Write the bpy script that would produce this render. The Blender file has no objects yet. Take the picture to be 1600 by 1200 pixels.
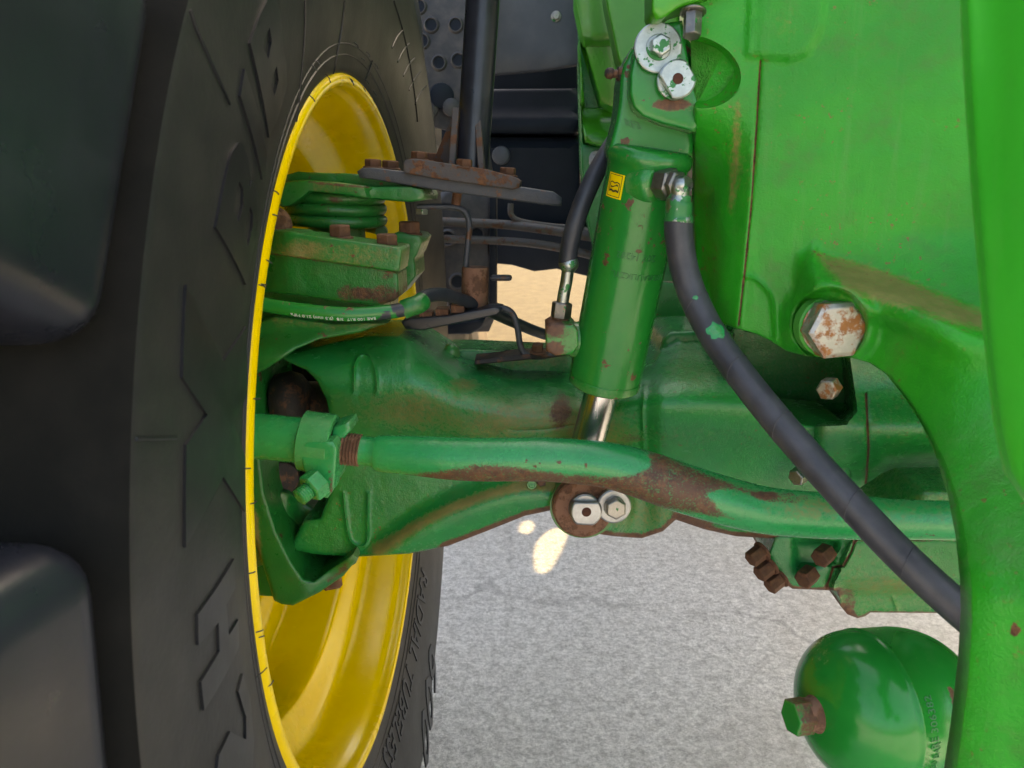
import bpy, bmesh, math, random
import numpy as np
from mathutils import Vector, Matrix
from mathutils.geometry import delaunay_2d_cdt

random.seed(7); RNG = np.random.default_rng(7)
SC = bpy.context.scene
COL = SC.collection

# ------------------------------------------------------------------ camera, sky, sun, exposure
WZ = 0.742                                    # wheel centre height
CAM = Vector((0.205, -0.893, WZ + 0.290))
PITCH, YAW, FPX = math.radians(14.6), math.radians(-1.8), 1200.0
cam_d = bpy.data.cameras.new('camera'); cam = bpy.data.objects.new('camera', cam_d); COL.objects.link(cam)
cam.location = CAM; cam.rotation_euler = (math.radians(90) - PITCH, 0, -YAW)
cam_d.sensor_width = 36; cam_d.lens = FPX / 1600 * 36; cam_d.clip_start = 0.01; cam_d.clip_end = 300
cam_d.dof.use_dof = True; cam_d.dof.focus_distance = 0.80; cam_d.dof.aperture_fstop = 14
SC.camera = cam
SUN_EL, SUN_AZ = 50.0, 46.0                  # azimuth from +Y towards +X
sd = Vector((math.sin(math.radians(SUN_AZ)) * math.cos(math.radians(SUN_EL)), math.cos(math.radians(SUN_AZ)) * math.cos(math.radians(SUN_EL)), math.sin(math.radians(SUN_EL))))
world = bpy.data.worlds.new('World'); SC.world = world; world.use_nodes = True
wn = world.node_tree; wn.nodes.clear()
sky = wn.nodes.new('ShaderNodeTexSky'); sky.sky_type = 'NISHITA'; sky.sun_disc = False
sky.sun_elevation = math.radians(SUN_EL); sky.sun_rotation = math.radians(SUN_AZ)
sky.air_density = 1.0; sky.dust_density = 4.0; sky.ozone_density = 0.6
bg = wn.nodes.new('ShaderNodeBackground'); bg.inputs[1].default_value = 0.15
wo = wn.nodes.new('ShaderNodeOutputWorld'); wn.links.new(sky.outputs[0], bg.inputs[0]); wn.links.new(bg.outputs[0], wo.inputs[0])
sl = bpy.data.lights.new('sun', 'SUN'); sl.energy = 2.0; sl.angle = math.radians(0.5); sl.color = (1.0, 0.78, 0.45)
so = bpy.data.objects.new('sun', sl); COL.objects.link(so); so.rotation_euler = (-sd).to_track_quat('-Z', 'Y').to_euler()
so.location = (0, 0, 6)
SC.view_settings.view_transform = 'Standard'; SC.view_settings.look = 'None'
SC.view_settings.gamma = 1; SC.view_settings.use_white_balance = True; SC.view_settings.white_balance_temperature = 7800; SC.view_settings.white_balance_tint = 10; SC.view_settings.exposure = 2.2

# ------------------------------------------------------------------ geometry helpers
_cy, _sy, _cp, _sp = math.cos(YAW), math.sin(YAW), math.cos(PITCH), math.sin(PITCH)
RT = np.array([_cy, -_sy, 0]); FW = np.array([_cp * _sy, _cp * _cy, -_sp]); UP = np.array([_sp * _sy, _sp * _cy, _cp])
CN = np.array(CAM)
def P(x, y, Y):                              # a point of the photograph at the plane Y
    d = FW + (x - 800) / FPX * RT - (y - 600) / FPX * UP
    return CN + (Y - CN[1]) / d[1] * d
def PN(xy, Y):
    xy = np.asarray(xy, float)
    d = FW[None] + ((xy[:, 0] - 800) / FPX)[:, None] * RT[None] - ((xy[:, 1] - 600) / FPX)[:, None] * UP[None]
    return CN[None] + ((Y - CN[1]) / d[:, 1])[:, None] * d
def dep(x, y, Y): return float(np.dot(P(x, y, Y) - CN, FW))
def mm(px, x, y, Y): return px * dep(x, y, Y) / FPX      # pixels to metres there
def sst(a, b, x):
    t = np.clip((np.asarray(x, float) - a) / (b - a), 0, 1); return t * t * (3 - 2 * t)
def spl(pts, n=6, closed=False):
    p = [np.array(q, float) for q in pts]; N = len(p); out = []
    rng = range(N if closed else N - 1)
    for i in rng:
        g = (lambda k: p[k % N]) if closed else (lambda k: p[min(max(k, 0), N - 1)])
        a, b, c, d = g(i - 1), g(i), g(i + 1), g(i + 2)
        for k in range(n):
            t = k / n
            out.append(0.5 * (2 * b + (c - a) * t + (2 * a - 5 * b + 4 * c - d) * t * t + (3 * b - a - 3 * c + d) * t ** 3))
    if not closed: out.append(p[-1])
    return np.array(out)
def pdist(q, poly, closed=False):
    q = np.asarray(q, float); poly = np.asarray(poly, float)
    a = poly if closed else poly[:-1]; b = np.roll(poly, -1, 0) if closed else poly[1:]
    best = np.full(len(q), 1e9)
    for s, e in zip(a, b):
        v = e - s; L = max(v @ v, 1e-12)
        t = np.clip(((q - s) @ v) / L, 0, 1)
        best = np.minimum(best, np.hypot(*(q - s - t[:, None] * v).T))
    return best
def inside(q, poly):
    q = np.asarray(q, float); poly = np.asarray(poly, float); r = np.zeros(len(q), bool)
    x0, y0 = poly[:, 0], poly[:, 1]; x1, y1 = np.roll(x0, -1), np.roll(y0, -1)
    for a, b, c, d in zip(x0, y0, x1, y1):
        if b == d: continue
        m = ((b > q[:, 1]) != (d > q[:, 1])) & (q[:, 0] < (c - a) * (q[:, 1] - b) / (d - b) + a)
        r ^= m
    return r
def pmask(q, poly, soft):                    # 1 inside a polygon, fading to 0 across `soft`
    d = pdist(q, poly, True); s = np.where(inside(q, poly), 1, -1) * d
    return sst(-soft, soft, s)
def resample(poly, step, closed=True):
    poly = np.asarray(poly, float)
    q = np.vstack([poly, poly[:1]]) if closed else poly
    seg = np.hypot(*(q[1:] - q[:-1]).T); out = []
    for i in range(len(seg)):
        n = max(1, int(round(seg[i] / step)))
        for k in range(n): out.append(q[i] + (q[i + 1] - q[i]) * k / n)
    if not closed: out.append(q[-1])
    return np.array(out)
def cdt(b, interior, hole=None):
    vs = [Vector(v) for v in b]; n = len(b)
    ed = [(i, (i + 1) % n) for i in range(n)]
    for h in (hole or []):
        k = len(vs); m = len(h); vs += [Vector(v) for v in h]; ed += [(k + i, k + (i + 1) % m) for i in range(m)]
    vs += [Vector(v) for v in interior]
    r = delaunay_2d_cdt(vs, ed, [], 1 if not hole else 0, 1e-5)
    V = np.array([tuple(v) for v in r[0]]); F = [tuple(f) for f in r[2]]
    c = np.array([V[list(f)].mean(0) for f in F]); ok = inside(c, b)
    for h in (hole or []): ok &= ~inside(c, h)
    F = [f for f, o in zip(F, ok) if o]
    def area(f):
        a, b_, c_ = V[f[0]], V[f[1]], V[f[2]]; return (b_[0] - a[0]) * (c_[1] - a[1]) - (b_[1] - a[1]) * (c_[0] - a[0])
    F = [f if area(f) > 0 else f[::-1] for f in F]
    return V, F
def boundary(F):
    e = {}
    for f in F:
        for i in range(len(f)):
            e[(f[i], f[(i + 1) % len(f)])] = 1
    return [k for k in e if (k[1], k[0]) not in e]

# ------------------------------------------------------------------ object helpers
def tag(o, label=None, cat=None, group=None, kind=None):
    if label: o['label'] = label
    if cat: o['category'] = cat
    if group: o['group'] = group
    if kind: o['kind'] = kind
    return o
def thing(name, label, cat, loc, group=None):
    o = bpy.data.objects.new(name, None); COL.objects.link(o); o.empty_display_size = 0.02
    o.location = Vector(loc); return tag(o, label, cat, group)
def wloc(o):
    v = Vector((0, 0, 0))
    while o is not None: v = v + o.location; o = o.parent
    return v
def mk(name, V, F, mat, parent=None, smooth=30, attrs=None, bevel=0, bseg=2, subd=0):
    V = np.asarray(V, float)
    c = (V.min(0) + V.max(0)) / 2
    me = bpy.data.meshes.new(name); me.from_pydata((V - c).tolist(), [], [tuple(int(i) for i in f) for f in F])
    for k, a in (attrs or {}).items():
        at = me.attributes.new(k, 'FLOAT', 'POINT'); at.data.foreach_set('value', np.asarray(a, np.float32))
    me.update(); me.materials.append(mat)
    if smooth:
        me.polygons.foreach_set('use_smooth', [True] * len(me.polygons))
        if smooth < 180: me.set_sharp_from_angle(angle=math.radians(smooth))
    o = bpy.data.objects.new(name, me); COL.objects.link(o)
    w = Vector(c)
    if parent is not None: o.parent = parent; w = w - wloc(parent)
    o.location = w
    if bevel:
        b = o.modifiers.new('bevel', 'BEVEL'); b.width = bevel; b.segments = bseg; b.limit_method = 'ANGLE'; b.angle_limit = math.radians(35); b.harden_normals = False
    if subd:
        s = o.modifiers.new('sub', 'SUBSURF'); s.levels = s.render_levels = subd
    return o
def relief(name, outline, depth, thick, mat, parent=None, step=10, rnd=6, feats=(), rust=None, dust=None, sm=40, smooth_outline=0, backscale=1.0, closed_back=True):
    """a casting whose near face follows depth(x,y); outline in photograph pixels, sides run straight back by `thick`"""
    ol = spl(outline, smooth_outline, True) if smooth_outline else np.array(outline, float)
    area = np.sum(ol[:, 0] * np.roll(ol[:, 1], -1) - np.roll(ol[:, 0], -1) * ol[:, 1])
    if area < 0: ol = ol[::-1]
    b = resample(ol, step)
    dfn = depth if callable(depth) else (lambda q: np.full(len(q), float(depth)))
    x0, y0 = b.min(0); x1, y1 = b.max(0)
    gx, gy = np.meshgrid(np.arange(x0, x1, step), np.arange(y0, y1, step * .87)); gx[1::2] += step / 2
    g = np.stack([gx.ravel(), gy.ravel()], 1); g = g + RNG.uniform(-.08, .08, g.shape) * step
    g = g[inside(g, b)]; dg = pdist(g, b, True)
    pts = []
    nrm = np.roll(b, -1, 0) - np.roll(b, 1, 0); nrm = np.stack([-nrm[:, 1], nrm[:, 0]], 1); nrm /= np.maximum(np.hypot(*nrm.T), 1e-9)[:, None]
    lastd = 0
    if rnd:
        for fr in (.08, .25, .5, 1.0):
            d = rnd * fr
            if d < .35: continue
            q = b + nrm * d; q = q[inside(q, b)]
            if len(q): q = q[pdist(q, b, True) > .9 * d]; pts.append(q)
            lastd = d
    g = g[dg > lastd + step * .55]
    for fl, w, h in feats:
        fl = resample(np.asarray(fl, float), max(2.0, w), False)
        t = np.gradient(fl, axis=0); nn = np.stack([-t[:, 1], t[:, 0]], 1); nn /= np.maximum(np.hypot(*nn.T), 1e-9)[:, None]
        g = g[pdist(g, fl) > 2.2 * w + 1]
        for k in (-2, -1, 0, 1, 2):
            q = fl + nn * w * k; q = q[inside(q, b)]
            q = q[pdist(q, b, True) > 1.5]
            if len(q): pts.append(q)
    I = np.vstack(pts + [g]) if pts else g
    V2, F = cdt(b, I)
    Y = dfn(V2)
    for fl, w, h in feats:
        Y = Y - h * np.exp(-(pdist(V2, fl) / w) ** 2)
    if rnd:
        d = pdist(V2, b, True); sc = dep(*(b.mean(0)), float(np.mean(Y))) / FPX
        k = np.clip(d / rnd, 0, 1); Y = Y + rnd * sc * (1 - np.sqrt(np.maximum(0, 1 - (1 - k) ** 2)))
    W = PN(V2, Y)
    be = boundary(F); bi = sorted({i for e in be for i in e}); idx = {i: len(W) + k for k, i in enumerate(bi)}
    back = W[bi].copy(); back[:, 1] = back[:, 1].max() * 0 + back[:, 1] + thick
    if backscale != 1.0:
        cc = back.mean(0); back[:, 0] = cc[0] + (back[:, 0] - cc[0]) * backscale; back[:, 2] = cc[2] + (back[:, 2] - cc[2]) * backscale
    faces = list(F) + [(a, idx[a], idx[c], c) for a, c in be]
    # orient: front faces should look to -Y
    W2 = np.vstack([W, back])
    f0 = faces[0]; n = np.cross(W2[f0[1]] - W2[f0[0]], W2[f0[2]] - W2[f0[0]])
    if closed_back:
        nxt = {a: c for a, c in be}
        seen = set()
        for s in list(nxt):
            if s in seen: continue
            loop = []; k = s
            while k not in seen and k in nxt: seen.add(k); loop.append(idx[k]); k = nxt[k]
            if len(loop) > 2: faces.append(tuple(loop))
    me_att = {}
    pj = np.vstack([V2, V2[bi]])
    me_att['rust'] = rust(pj) if rust else np.zeros(len(pj)); me_att['dust'] = dust(pj) if dust else np.zeros(len(pj))
    o = mk(name, W2, faces, mat, parent, sm, me_att)
    bm = bmesh.new(); bm.from_mesh(o.data); bmesh.ops.recalc_face_normals(bm, faces=bm.faces); bm.to_mesh(o.data); bm.free()
    return o
def proj(V):
    d = np.asarray(V) - CN; D = d @ FW
    return np.stack([800 + FPX * (d @ RT) / D, 600 - FPX * (d @ UP) / D], 1)
def frames(path):
    path = np.asarray(path, float); T = np.gradient(path, axis=0); T /= np.linalg.norm(T, axis=1)[:, None]
    n = np.cross(T[0], [0, 0, 1.0]);
    if np.linalg.norm(n) < 1e-3: n = np.cross(T[0], [0, 1.0, 0])
    n /= np.linalg.norm(n); N = [n]
    for i in range(1, len(T)):
        m = N[-1] - T[i] * (N[-1] @ T[i]); N.append(m / np.linalg.norm(m))
    N = np.array(N); return T, N, np.cross(T, N)
def sweep(path, rad, ns=20, cap=True, flat=None):
    path = np.asarray(path, float); rad = np.broadcast_to(np.asarray(rad, float), (len(path),))
    T, N, B = frames(path); th = np.linspace(0, 2 * np.pi, ns, endpoint=False)
    fx, fy = flat or (1, 1)
    V = (path[:, None] + rad[:, None, None] * (np.cos(th)[None, :, None] * N[:, None] * fx + np.sin(th)[None, :, None] * B[:, None] * fy)).reshape(-1, 3)
    F = []
    for i in range(len(path) - 1):
        for k in range(ns):
            a = i * ns + k; b_ = i * ns + (k + 1) % ns
            F.append((a, b_, b_ + ns, a + ns))
    if cap: F += [tuple(range(ns))[::-1], tuple((len(path) - 1) * ns + k for k in range(ns))]
    return V, F
def tube(name, pts, rad, mat, parent=None, n=8, ns=20, rust=None, dust=None, sm=50, px=True, flat=None):
    """pts: (x, y, Y) photograph points with depth, or world points (px=False); rad in metres, one or per point"""
    w = np.array([P(*q) for q in pts]) if px else np.array(pts, float)
    r = np.broadcast_to(np.asarray(rad, float), (len(w),))
    s = spl(np.hstack([w, r[:, None]]), n) if n > 1 else np.hstack([w, r[:, None]])
    V, F = sweep(s[:, :3], s[:, 3], ns, True, flat)
    q = proj(V) if (rust or dust) else None
    return mk(name, V, F, mat, parent, sm, {'rust': rust(q) if rust else np.zeros(len(V)), 'dust': dust(q) if dust else np.zeros(len(V))})
def basis(axis, up=(0, 0, 1)):
    z = Vector(axis).normalized(); x = Vector(up).cross(z)
    if x.length < 1e-3: x = Vector((1, 0, 0))
    x.normalize(); y = z.cross(x); return np.array(x), np.array(y), np.array(z)
def lathe(name, o, axis, prof, mat, parent=None, ns=40, rust=None, dust=None, sm=40, cap=True, up=(0, 0, 1)):
    x, y, z = basis(axis, up); o = np.array(o); V = []; F = []
    th = np.linspace(0, 2 * np.pi, ns, endpoint=False)
    for t, r in prof: V.append(o + z * t + max(r, 1e-5) * (np.cos(th)[:, None] * x + np.sin(th)[:, None] * y))
    V = np.vstack(V)
    for i in range(len(prof) - 1):
        for k in range(ns):
            a = i * ns + k; b_ = i * ns + (k + 1) % ns; F.append((a, b_, b_ + ns, a + ns))
    if cap: F += [tuple(range(ns))[::-1], tuple((len(prof) - 1) * ns + k for k in range(ns))]
    q = proj(V) if (rust or dust) else None
    return mk(name, V, F, mat, parent, sm, {'rust': rust(q) if rust else np.zeros(len(V)), 'dust': dust(q) if dust else np.zeros(len(V))})
def prism_along(poly, o, axis, h, up=(0, 0, 1), ch=0.0):
    x, y, z = basis(axis, up); poly = np.asarray(poly, float); n = len(poly); o = np.array(o)
    L = [(0, 1.0), (h - ch, 1.0)] + ([(h, 1 - ch * 1.6 / np.abs(poly).max())] if ch else [])
    V = np.vstack([o + z * t + (poly[:, :1] * x + poly[:, 1:] * y) * s for t, s in L]); F = []
    for i in range(len(L) - 1):
        for k in range(n): F.append((i * n + k, i * n + (k + 1) % n, (i + 1) * n + (k + 1) % n, (i + 1) * n + k))
    F += [tuple(range(n))[::-1], tuple((len(L) - 1) * n + k for k in range(n))]
    return V, F
def ngon(n, r, a0=0): return [(r * math.cos(a0 + 2 * math.pi * k / n), r * math.sin(a0 + 2 * math.pi * k / n)) for k in range(n)]
def join(*vf):
    V = []; F = []; k = 0
    for v, f in vf:
        V.append(np.asarray(v)); F += [tuple(i + k for i in q) for q in f]; k += len(v)
    return np.vstack(V), F
def bolt(o, axis, af, h, mat, parent, wr=0, wh=0.002, turn=0.3, name='bolt', rustv=0.0, up=(0, 0, 1)):
    z = np.array(Vector(axis).normalized()); o = np.array(o); L = []
    if wr:
        V, F = prism_along(ngon(24, wr), o, axis, wh, up, wh * .4); L.append((V, F))
    hexv = prism_along(ngon(6, af / 2 / math.cos(math.pi / 6), turn), o + z * (wh if wr else 0) * .98, axis, h, up, af * .06)
    L.append(hexv); V, F = join(*L)
    return mk(name, V, F, mat, parent, 25, {'rust': np.full(len(V), rustv), 'dust': np.zeros(len(V))}, bevel=af * .025, bseg=2)
def box(name, c, size, mat, parent=None, rot=None, bevel=0.003, rust=None):
    s = np.array(size) / 2; V = np.array([(a, b, d) for a in (-1, 1) for b in (-1, 1) for d in (-1, 1)]) * s
    if rot is not None: V = V @ np.array(rot.to_matrix()).T
    F = [(0, 1, 3, 2), (4, 6, 7, 5), (0, 4, 5, 1), (2, 3, 7, 6), (0, 2, 6, 4), (1, 5, 7, 3)]
    return mk(name, V + np.array(c), F, mat, parent, 30, None, bevel)
def text_mesh(s, size, extrude=0.0, shear=0.0, spacing=1.0, offset=0.0):
    cu = bpy.data.curves.new('t', 'FONT'); cu.body = s; cu.size = size; cu.extrude = extrude; cu.shear = shear; cu.space_character = spacing
    cu.offset = offset; cu.align_x = 'CENTER'; cu.align_y = 'CENTER'; cu.resolution_u = 2
    o = bpy.data.objects.new('t', cu); COL.objects.link(o); dg = bpy.context.evaluated_depsgraph_get(); dg.update()
    me = bpy.data.meshes.new_from_object(o.evaluated_get(dg)); V = np.array([tuple(v.co) for v in me.vertices]); F = [tuple(p.vertices) for p in me.polygons]
    bpy.data.objects.remove(o); bpy.data.curves.remove(cu); bpy.data.meshes.remove(me)
    return V, F

# ------------------------------------------------------------------ materials
def nt(name):
    m = bpy.data.materials.new(name); m.use_nodes = True; t = m.node_tree; b = t.nodes['Principled BSDF']
    return m, t, b
class NT:
    def __init__(s, t): s.t = t; s.tc = None
    def n(s, k, **kw):
        x = s.t.nodes.new(k)
        for a, v in kw.items(): setattr(x, a, v)
        return x
    def l(s, a, b): s.t.links.new(a, b)
    def co(s):
        if s.tc is None: s.tc = s.n('ShaderNodeTexCoord')
        return s.tc.outputs['Object']
    def noise(s, scale, detail=4, rough=.6, stretch=None):
        x = s.n('ShaderNodeTexNoise'); x.inputs['Scale'].default_value = scale; x.inputs['Detail'].default_value = detail; x.inputs['Roughness'].default_value = rough
        if stretch:
            mp = s.n('ShaderNodeMapping'); mp.inputs['Scale'].default_value = stretch; s.l(s.co(), mp.inputs[0]); s.l(mp.outputs[0], x.inputs[0])
        else: s.l(s.co(), x.inputs[0])
        return x.outputs['Fac']
    def attr(s, name):
        x = s.n('ShaderNodeAttribute'); x.attribute_name = name; return x.outputs['Fac']
    def math(s, op, a, b=None, c=None, clamp=False):
        x = s.n('ShaderNodeMath', operation=op, use_clamp=clamp)
        for i, v in enumerate((a, b, c)):
            if v is None: continue
            if isinstance(v, (int, float)): x.inputs[i].default_value = v
            else: s.l(v, x.inputs[i])
        return x.outputs[0]
    def ramp(s, f, lo, hi, a=0, b=1):
        x = s.n('ShaderNodeMapRange', interpolation_type='SMOOTHSTEP'); s.l(f, x.inputs[0])
        for i, v in zip((1, 2, 3, 4), (lo, hi, a, b)): x.inputs[i].default_value = v
        return x.outputs[0]
    def mix(s, f, a, b):
        x = s.n('ShaderNodeMix', data_type='RGBA')
        if isinstance(f, (int, float)): x.inputs[0].default_value = f
        else: s.l(f, x.inputs[0])
        for i, v in ((6, a), (7, b)):
            if isinstance(v, tuple): x.inputs[i].default_value = (*v, 1)
            else: s.l(v, x.inputs[i])
        return x.outputs[2]
    def bump(s, h, strength, dist, prev=None):
        x = s.n('ShaderNodeBump'); x.inputs['Strength'].default_value = strength; x.inputs['Distance'].default_value = dist
        s.l(h, x.inputs['Height'])
        if prev is not None: s.l(prev, x.inputs['Normal'])
        return x.outputs[0]
def rustcol(k):
    f = k.noise(160, 6, .7); g = k.noise(25, 3)
    c = k.mix(k.ramp(f, .35, .7), (.062, .023, .011), (.175, .072, .027))
    return k.mix(k.ramp(g, .45, .7), c, (.105, .046, .024))
def paint(name, c1, c2, rough=.32, cast=.15, chips=.0, grime=.25, coat=.0, spots=0.0, spec=.5, rnoise=.5, streak=.05, edge=.36):
    m, t, b = nt(name); k = NT(t)
    big = k.noise(7, 4); fine = k.noise(650, 3, .6); mid = k.noise(60, 5, .65)
    col = k.mix(k.ramp(big, .3, .7), c1, c2)
    gr = k.math('MULTIPLY', k.ramp(k.noise(22, 8, .72), .48, .8), grime)
    col = k.mix(gr, col, (.10, .085, .04))
    st = k.math('MULTIPLY', k.ramp(k.noise(1, 4, .6, (70, 70, 5)), .54, .72), streak)
    col = k.mix(st, col, (.16, .26, .10))
    pt = k.n('ShaderNodeNewGeometry').outputs['Pointiness']
    ew = k.math('MULTIPLY', k.ramp(k.math('ADD', pt, k.math('MULTIPLY', k.math('SUBTRACT', k.noise(300, 4, .7), .5), .10)), .53, .60), edge)
    col = k.mix(ew, col, (.24, .27, .13))
    # dust from the mesh
    dn = k.math('ADD', k.attr('dust'), k.math('MULTIPLY', k.math('SUBTRACT', k.noise(240, 5, .7), .5), 1.3))
    dm = k.math('MULTIPLY', k.ramp(dn, .25, 1.0), k.ramp(k.attr('dust'), .02, .3))
    col = k.mix(k.math('MULTIPLY', dm, .85), col, k.mix(mid, (.13, .085, .020), (.34, .25, .08)))
    # rust from the mesh, plus chips
    rn = k.math('ADD', k.attr('rust'), k.math('ADD', k.math('MULTIPLY', k.math('SUBTRACT', k.noise(520, 4, .7), .5), .75), k.math('MULTIPLY', k.math('SUBTRACT', k.noise(70, 4, .6), .5), rnoise)))
    rm = k.math('MULTIPLY', k.ramp(rn, .40, .62), k.ramp(k.attr('rust'), .03, .2))
    if chips:
        ch = k.ramp(k.noise(62, 4, .7), .715 - chips * .12, .735 - chips * .12)
        rm = k.math('MAXIMUM', rm, ch)
    if spots:
        sp = k.math('MULTIPLY', k.ramp(k.noise(190, 3, .6), .64 - spots * .03, .70 - spots * .03), k.ramp(k.noise(14, 2), .5, .62))
        col = k.mix(k.math('MULTIPLY', sp, .7), col, (.19, .085, .03))
    col = k.mix(rm, col, rustcol(k))
    k.l(col, b.inputs['Base Color'])
    ro = k.math('ADD', k.math('MULTIPLY', mid, .22), rough - .11)
    ro = k.math('ADD', ro, k.math('MULTIPLY', k.math('MAXIMUM', rm, dm), .32), clamp=True)
    k.l(ro, b.inputs['Roughness'])
    b.inputs['Specular IOR Level'].default_value = spec
    if coat: b.inputs['Coat Weight'].default_value = coat; b.inputs['Coat Roughness'].default_value = .12
    n0 = k.bump(k.noise(26, 3, .5), cast * .8, .006); n1 = k.bump(mid, cast, .0025, n0); n2 = k.bump(fine, cast * 1.3, .0008, n1)
    n3 = k.bump(rm, .35, .0006, n2); n3.node.invert = True
    n4 = k.bump(k.math('MULTIPLY', k.noise(300, 5, .7), rm), .5, .0012, n3)
    k.l(n4, b.inputs['Normal'])
    return m
def simple(name, c1, c2, rough=.5, metal=0.0, scale=30, bump=.1, bdist=.001, bscale=200, stretch=None, spec=.5):
    m, t, b = nt(name); k = NT(t)
    k.l(k.mix(k.ramp(k.noise(scale, 5, .65, stretch), .32, .7), c1, c2), b.inputs['Base Color'])
    k.l(k.math('ADD', k.math('MULTIPLY', k.noise(scale * 1.7, 4, .6, stretch), .25), rough - .12), b.inputs['Roughness'])
    b.inputs['Metallic'].default_value = metal; b.inputs['Specular IOR Level'].default_value = spec
    if bump: k.l(k.bump(k.noise(bscale, 5, .65), bump, bdist), b.inputs['Normal'])
    return m
def rusty(name, under, amt=.5, rough=.8, dark=1.0):
    m, t, b = nt(name); k = NT(t)
    col = k.mix(k.ramp(k.noise(55, 6, .72), .62 - amt * .3, .68 - amt * .25), under, rustcol(k))
    k.l(col, b.inputs['Base Color']); b.inputs['Roughness'].default_value = rough
    k.l(k.bump(k.noise(190, 7, .7), .6, .0015), b.inputs['Normal'])
    return m
def metal(name, col, rough, rust=0.0, green=0.0, scale=80):
    m, t, b = nt(name); k = NT(t)
    c = k.mix(k.ramp(k.noise(scale, 6, .7), .35, .7), tuple(v * .7 for v in col), col)
    mt = 1.0
    f = None
    if rust:
        f = k.ramp(k.noise(70, 6, .72), .66 - rust * .25, .74 - rust * .2); c = k.mix(f, c, k.mix(k.noise(120, 4), (.13, .04, .012), (.50, .19, .04)))
    if green:
        g = k.ramp(k.noise(60, 4, .65), .64 - green * .15, .66 - green * .15); c = k.mix(g, c, (.015, .17, .04)); f = g if f is None else k.math('MAXIMUM', f, g)
    k.l(c, b.inputs['Base Color'])
    if f is not None: k.l(k.math('SUBTRACT', 1.0, f), b.inputs['Metallic'])
    else: b.inputs['Metallic'].default_value = 1
    k.l(k.math('ADD', k.math('MULTIPLY', k.noise(scale * 2, 4), .3), rough - .15), b.inputs['Roughness'])
    k.l(k.bump(k.noise(260, 5), .25, .0006), b.inputs['Normal'])
    return m
M = {}
M['axle'] = paint('axle_green_paint', (.003, .19, .046), (.005, .235, .036), .25, .45, 0, .26, 0, .5, .62)
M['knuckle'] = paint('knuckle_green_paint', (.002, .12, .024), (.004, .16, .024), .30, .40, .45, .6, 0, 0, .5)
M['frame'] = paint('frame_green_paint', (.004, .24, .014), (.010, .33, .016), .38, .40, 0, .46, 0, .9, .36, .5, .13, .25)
M['cyl'] = paint('cylinder_green_paint', (.002, .165, .022), (.004, .195, .026), .22, .07, .80, .14, 0, 0, .5)
M['tie'] = paint('tie_rod_green_paint', (.004, .25, .066), (.008, .29, .074), .27, .16, .30, .16, 0, 0, .6, .25, .08, .2)
M['bottle'] = paint('accumulator_green_paint', (.002, .185, .022), (.004, .21, .026), .19, .03, .05, .08, 0, 0, .42)
M['panel'] = simple('panel_green_paint', (.03, .26, .012), (.04, .30, .015), .3, 0, 8, .03)
M['yellow'] = simple('rim_yellow_paint', (.74, .50, .001), (.82, .58, .002), .26, 0, 6, .03, .001, 80, None, .3)
M['tyre'] = simple('tyre_rubber', (.012, .013, .0145), (.025, .025, .0245), .46, 0, 9, .22, .0012, 180, None, .28)
M['lug'] = simple('tread_lug_rubber', (.008, .0095, .0145), (.014, .0155, .022), .30, 0, 18, .10, .0015, 120, None, .5)
M['groove_shade'] = simple('shaded_groove_rubber', (.006, .0065, .006), (.010, .010, .009), .9, 0, 18, .2, .002, 120, None, .08)  # darker, duller rubber: shade between the lugs put into the colour
M['letter'] = simple('tyre_letter_rubber', (.008, .009, .011), (.013, .014, .016), .38, 0, 14, .08, .001, 160, None, .34)
M['hose'] = simple('hose_rubber', (.030, .031, .037), (.056, .056, .064), .46, 0, 30, .12, .0006, 260)
M['hose_dark'] = simple('dark_hose_rubber', (.018, .021, .028), (.034, .038, .046), .45, 0, 30, .1, .0006, 260)
M['black'] = simple('black_steel_paint', (.012, .014, .02), (.022, .025, .034), .32, 0, 40, .12, .0008, 220)
M['plate'] = rusty('worn_black_plate', (.045, .05, .062), .18, .5)
M['rust'] = rusty('rusted_steel', (.20, .095, .055), .55)
M['near'] = paint('bracket_green_paint', (.010, .33, .018), (.016, .37, .022), .45, .1, 0, .0)
M['rustflange'] = rusty('rusted_flange', (.075, .066, .066), .45)
M['rustbolt'] = rusty('rusted_bolt', (.09, .04, .025), .9)
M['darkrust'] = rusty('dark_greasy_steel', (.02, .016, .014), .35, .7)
M['chrome'] = simple('chromed_rod', (.40, .40, .42), (.52, .52, .54), .24, 1.0, 60, .02, .0002, 300, (1, 1, .1))
M['zinc'] = metal('zinc_washer', (.52, .57, .54), .45, 0, .55)
M['zincgrey'] = metal('galvanised_pin', (.45, .46, .46), .45, .18, 0)
M['bighex'] = metal('large_bolt_zinc', (.66, .62, .54), .5, .85, 0, 60)
M['smallhex'] = metal('small_bolt_steel', (.42, .40, .36), .45, .15, .1)
M['fit'] = metal('steel_fitting', (.30, .28, .25), .45, .3, .15)
M['tubeend'] = metal('zinc_tube_end', (.48, .52, .48), .4, .05, .35)
M['ferrule'] = metal('painted_ferrule', (.45, .50, .46), .4, .0, 1.25)
M['hole'] = simple('rusty_bore', (.05, .016, .01), (.09, .03, .015), .9, 0, 200, .3)
M['decal'] = simple('yellow_decal', (.82, .58, .006), (.86, .62, .01), .35, 0, 20, .02)
M['ink'] = simple('black_print', (.012, .012, .012), (.02, .02, .02), .5, 0, 20, 0)
M['whiteink'] = simple('white_print', (.55, .55, .52), (.7, .7, .66), .5, 0, 20, 0)
M['plastic'] = simple('grey_black_plastic', (.065, .07, .085), (.10, .105, .12), .4, 0, 9, .06, .001, 120)
M['plastic_dark'] = simple('black_moulding', (.010, .014, .022), (.016, .021, .031), .45, 0, 9, .06, .001, 120, None, .2)
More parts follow.
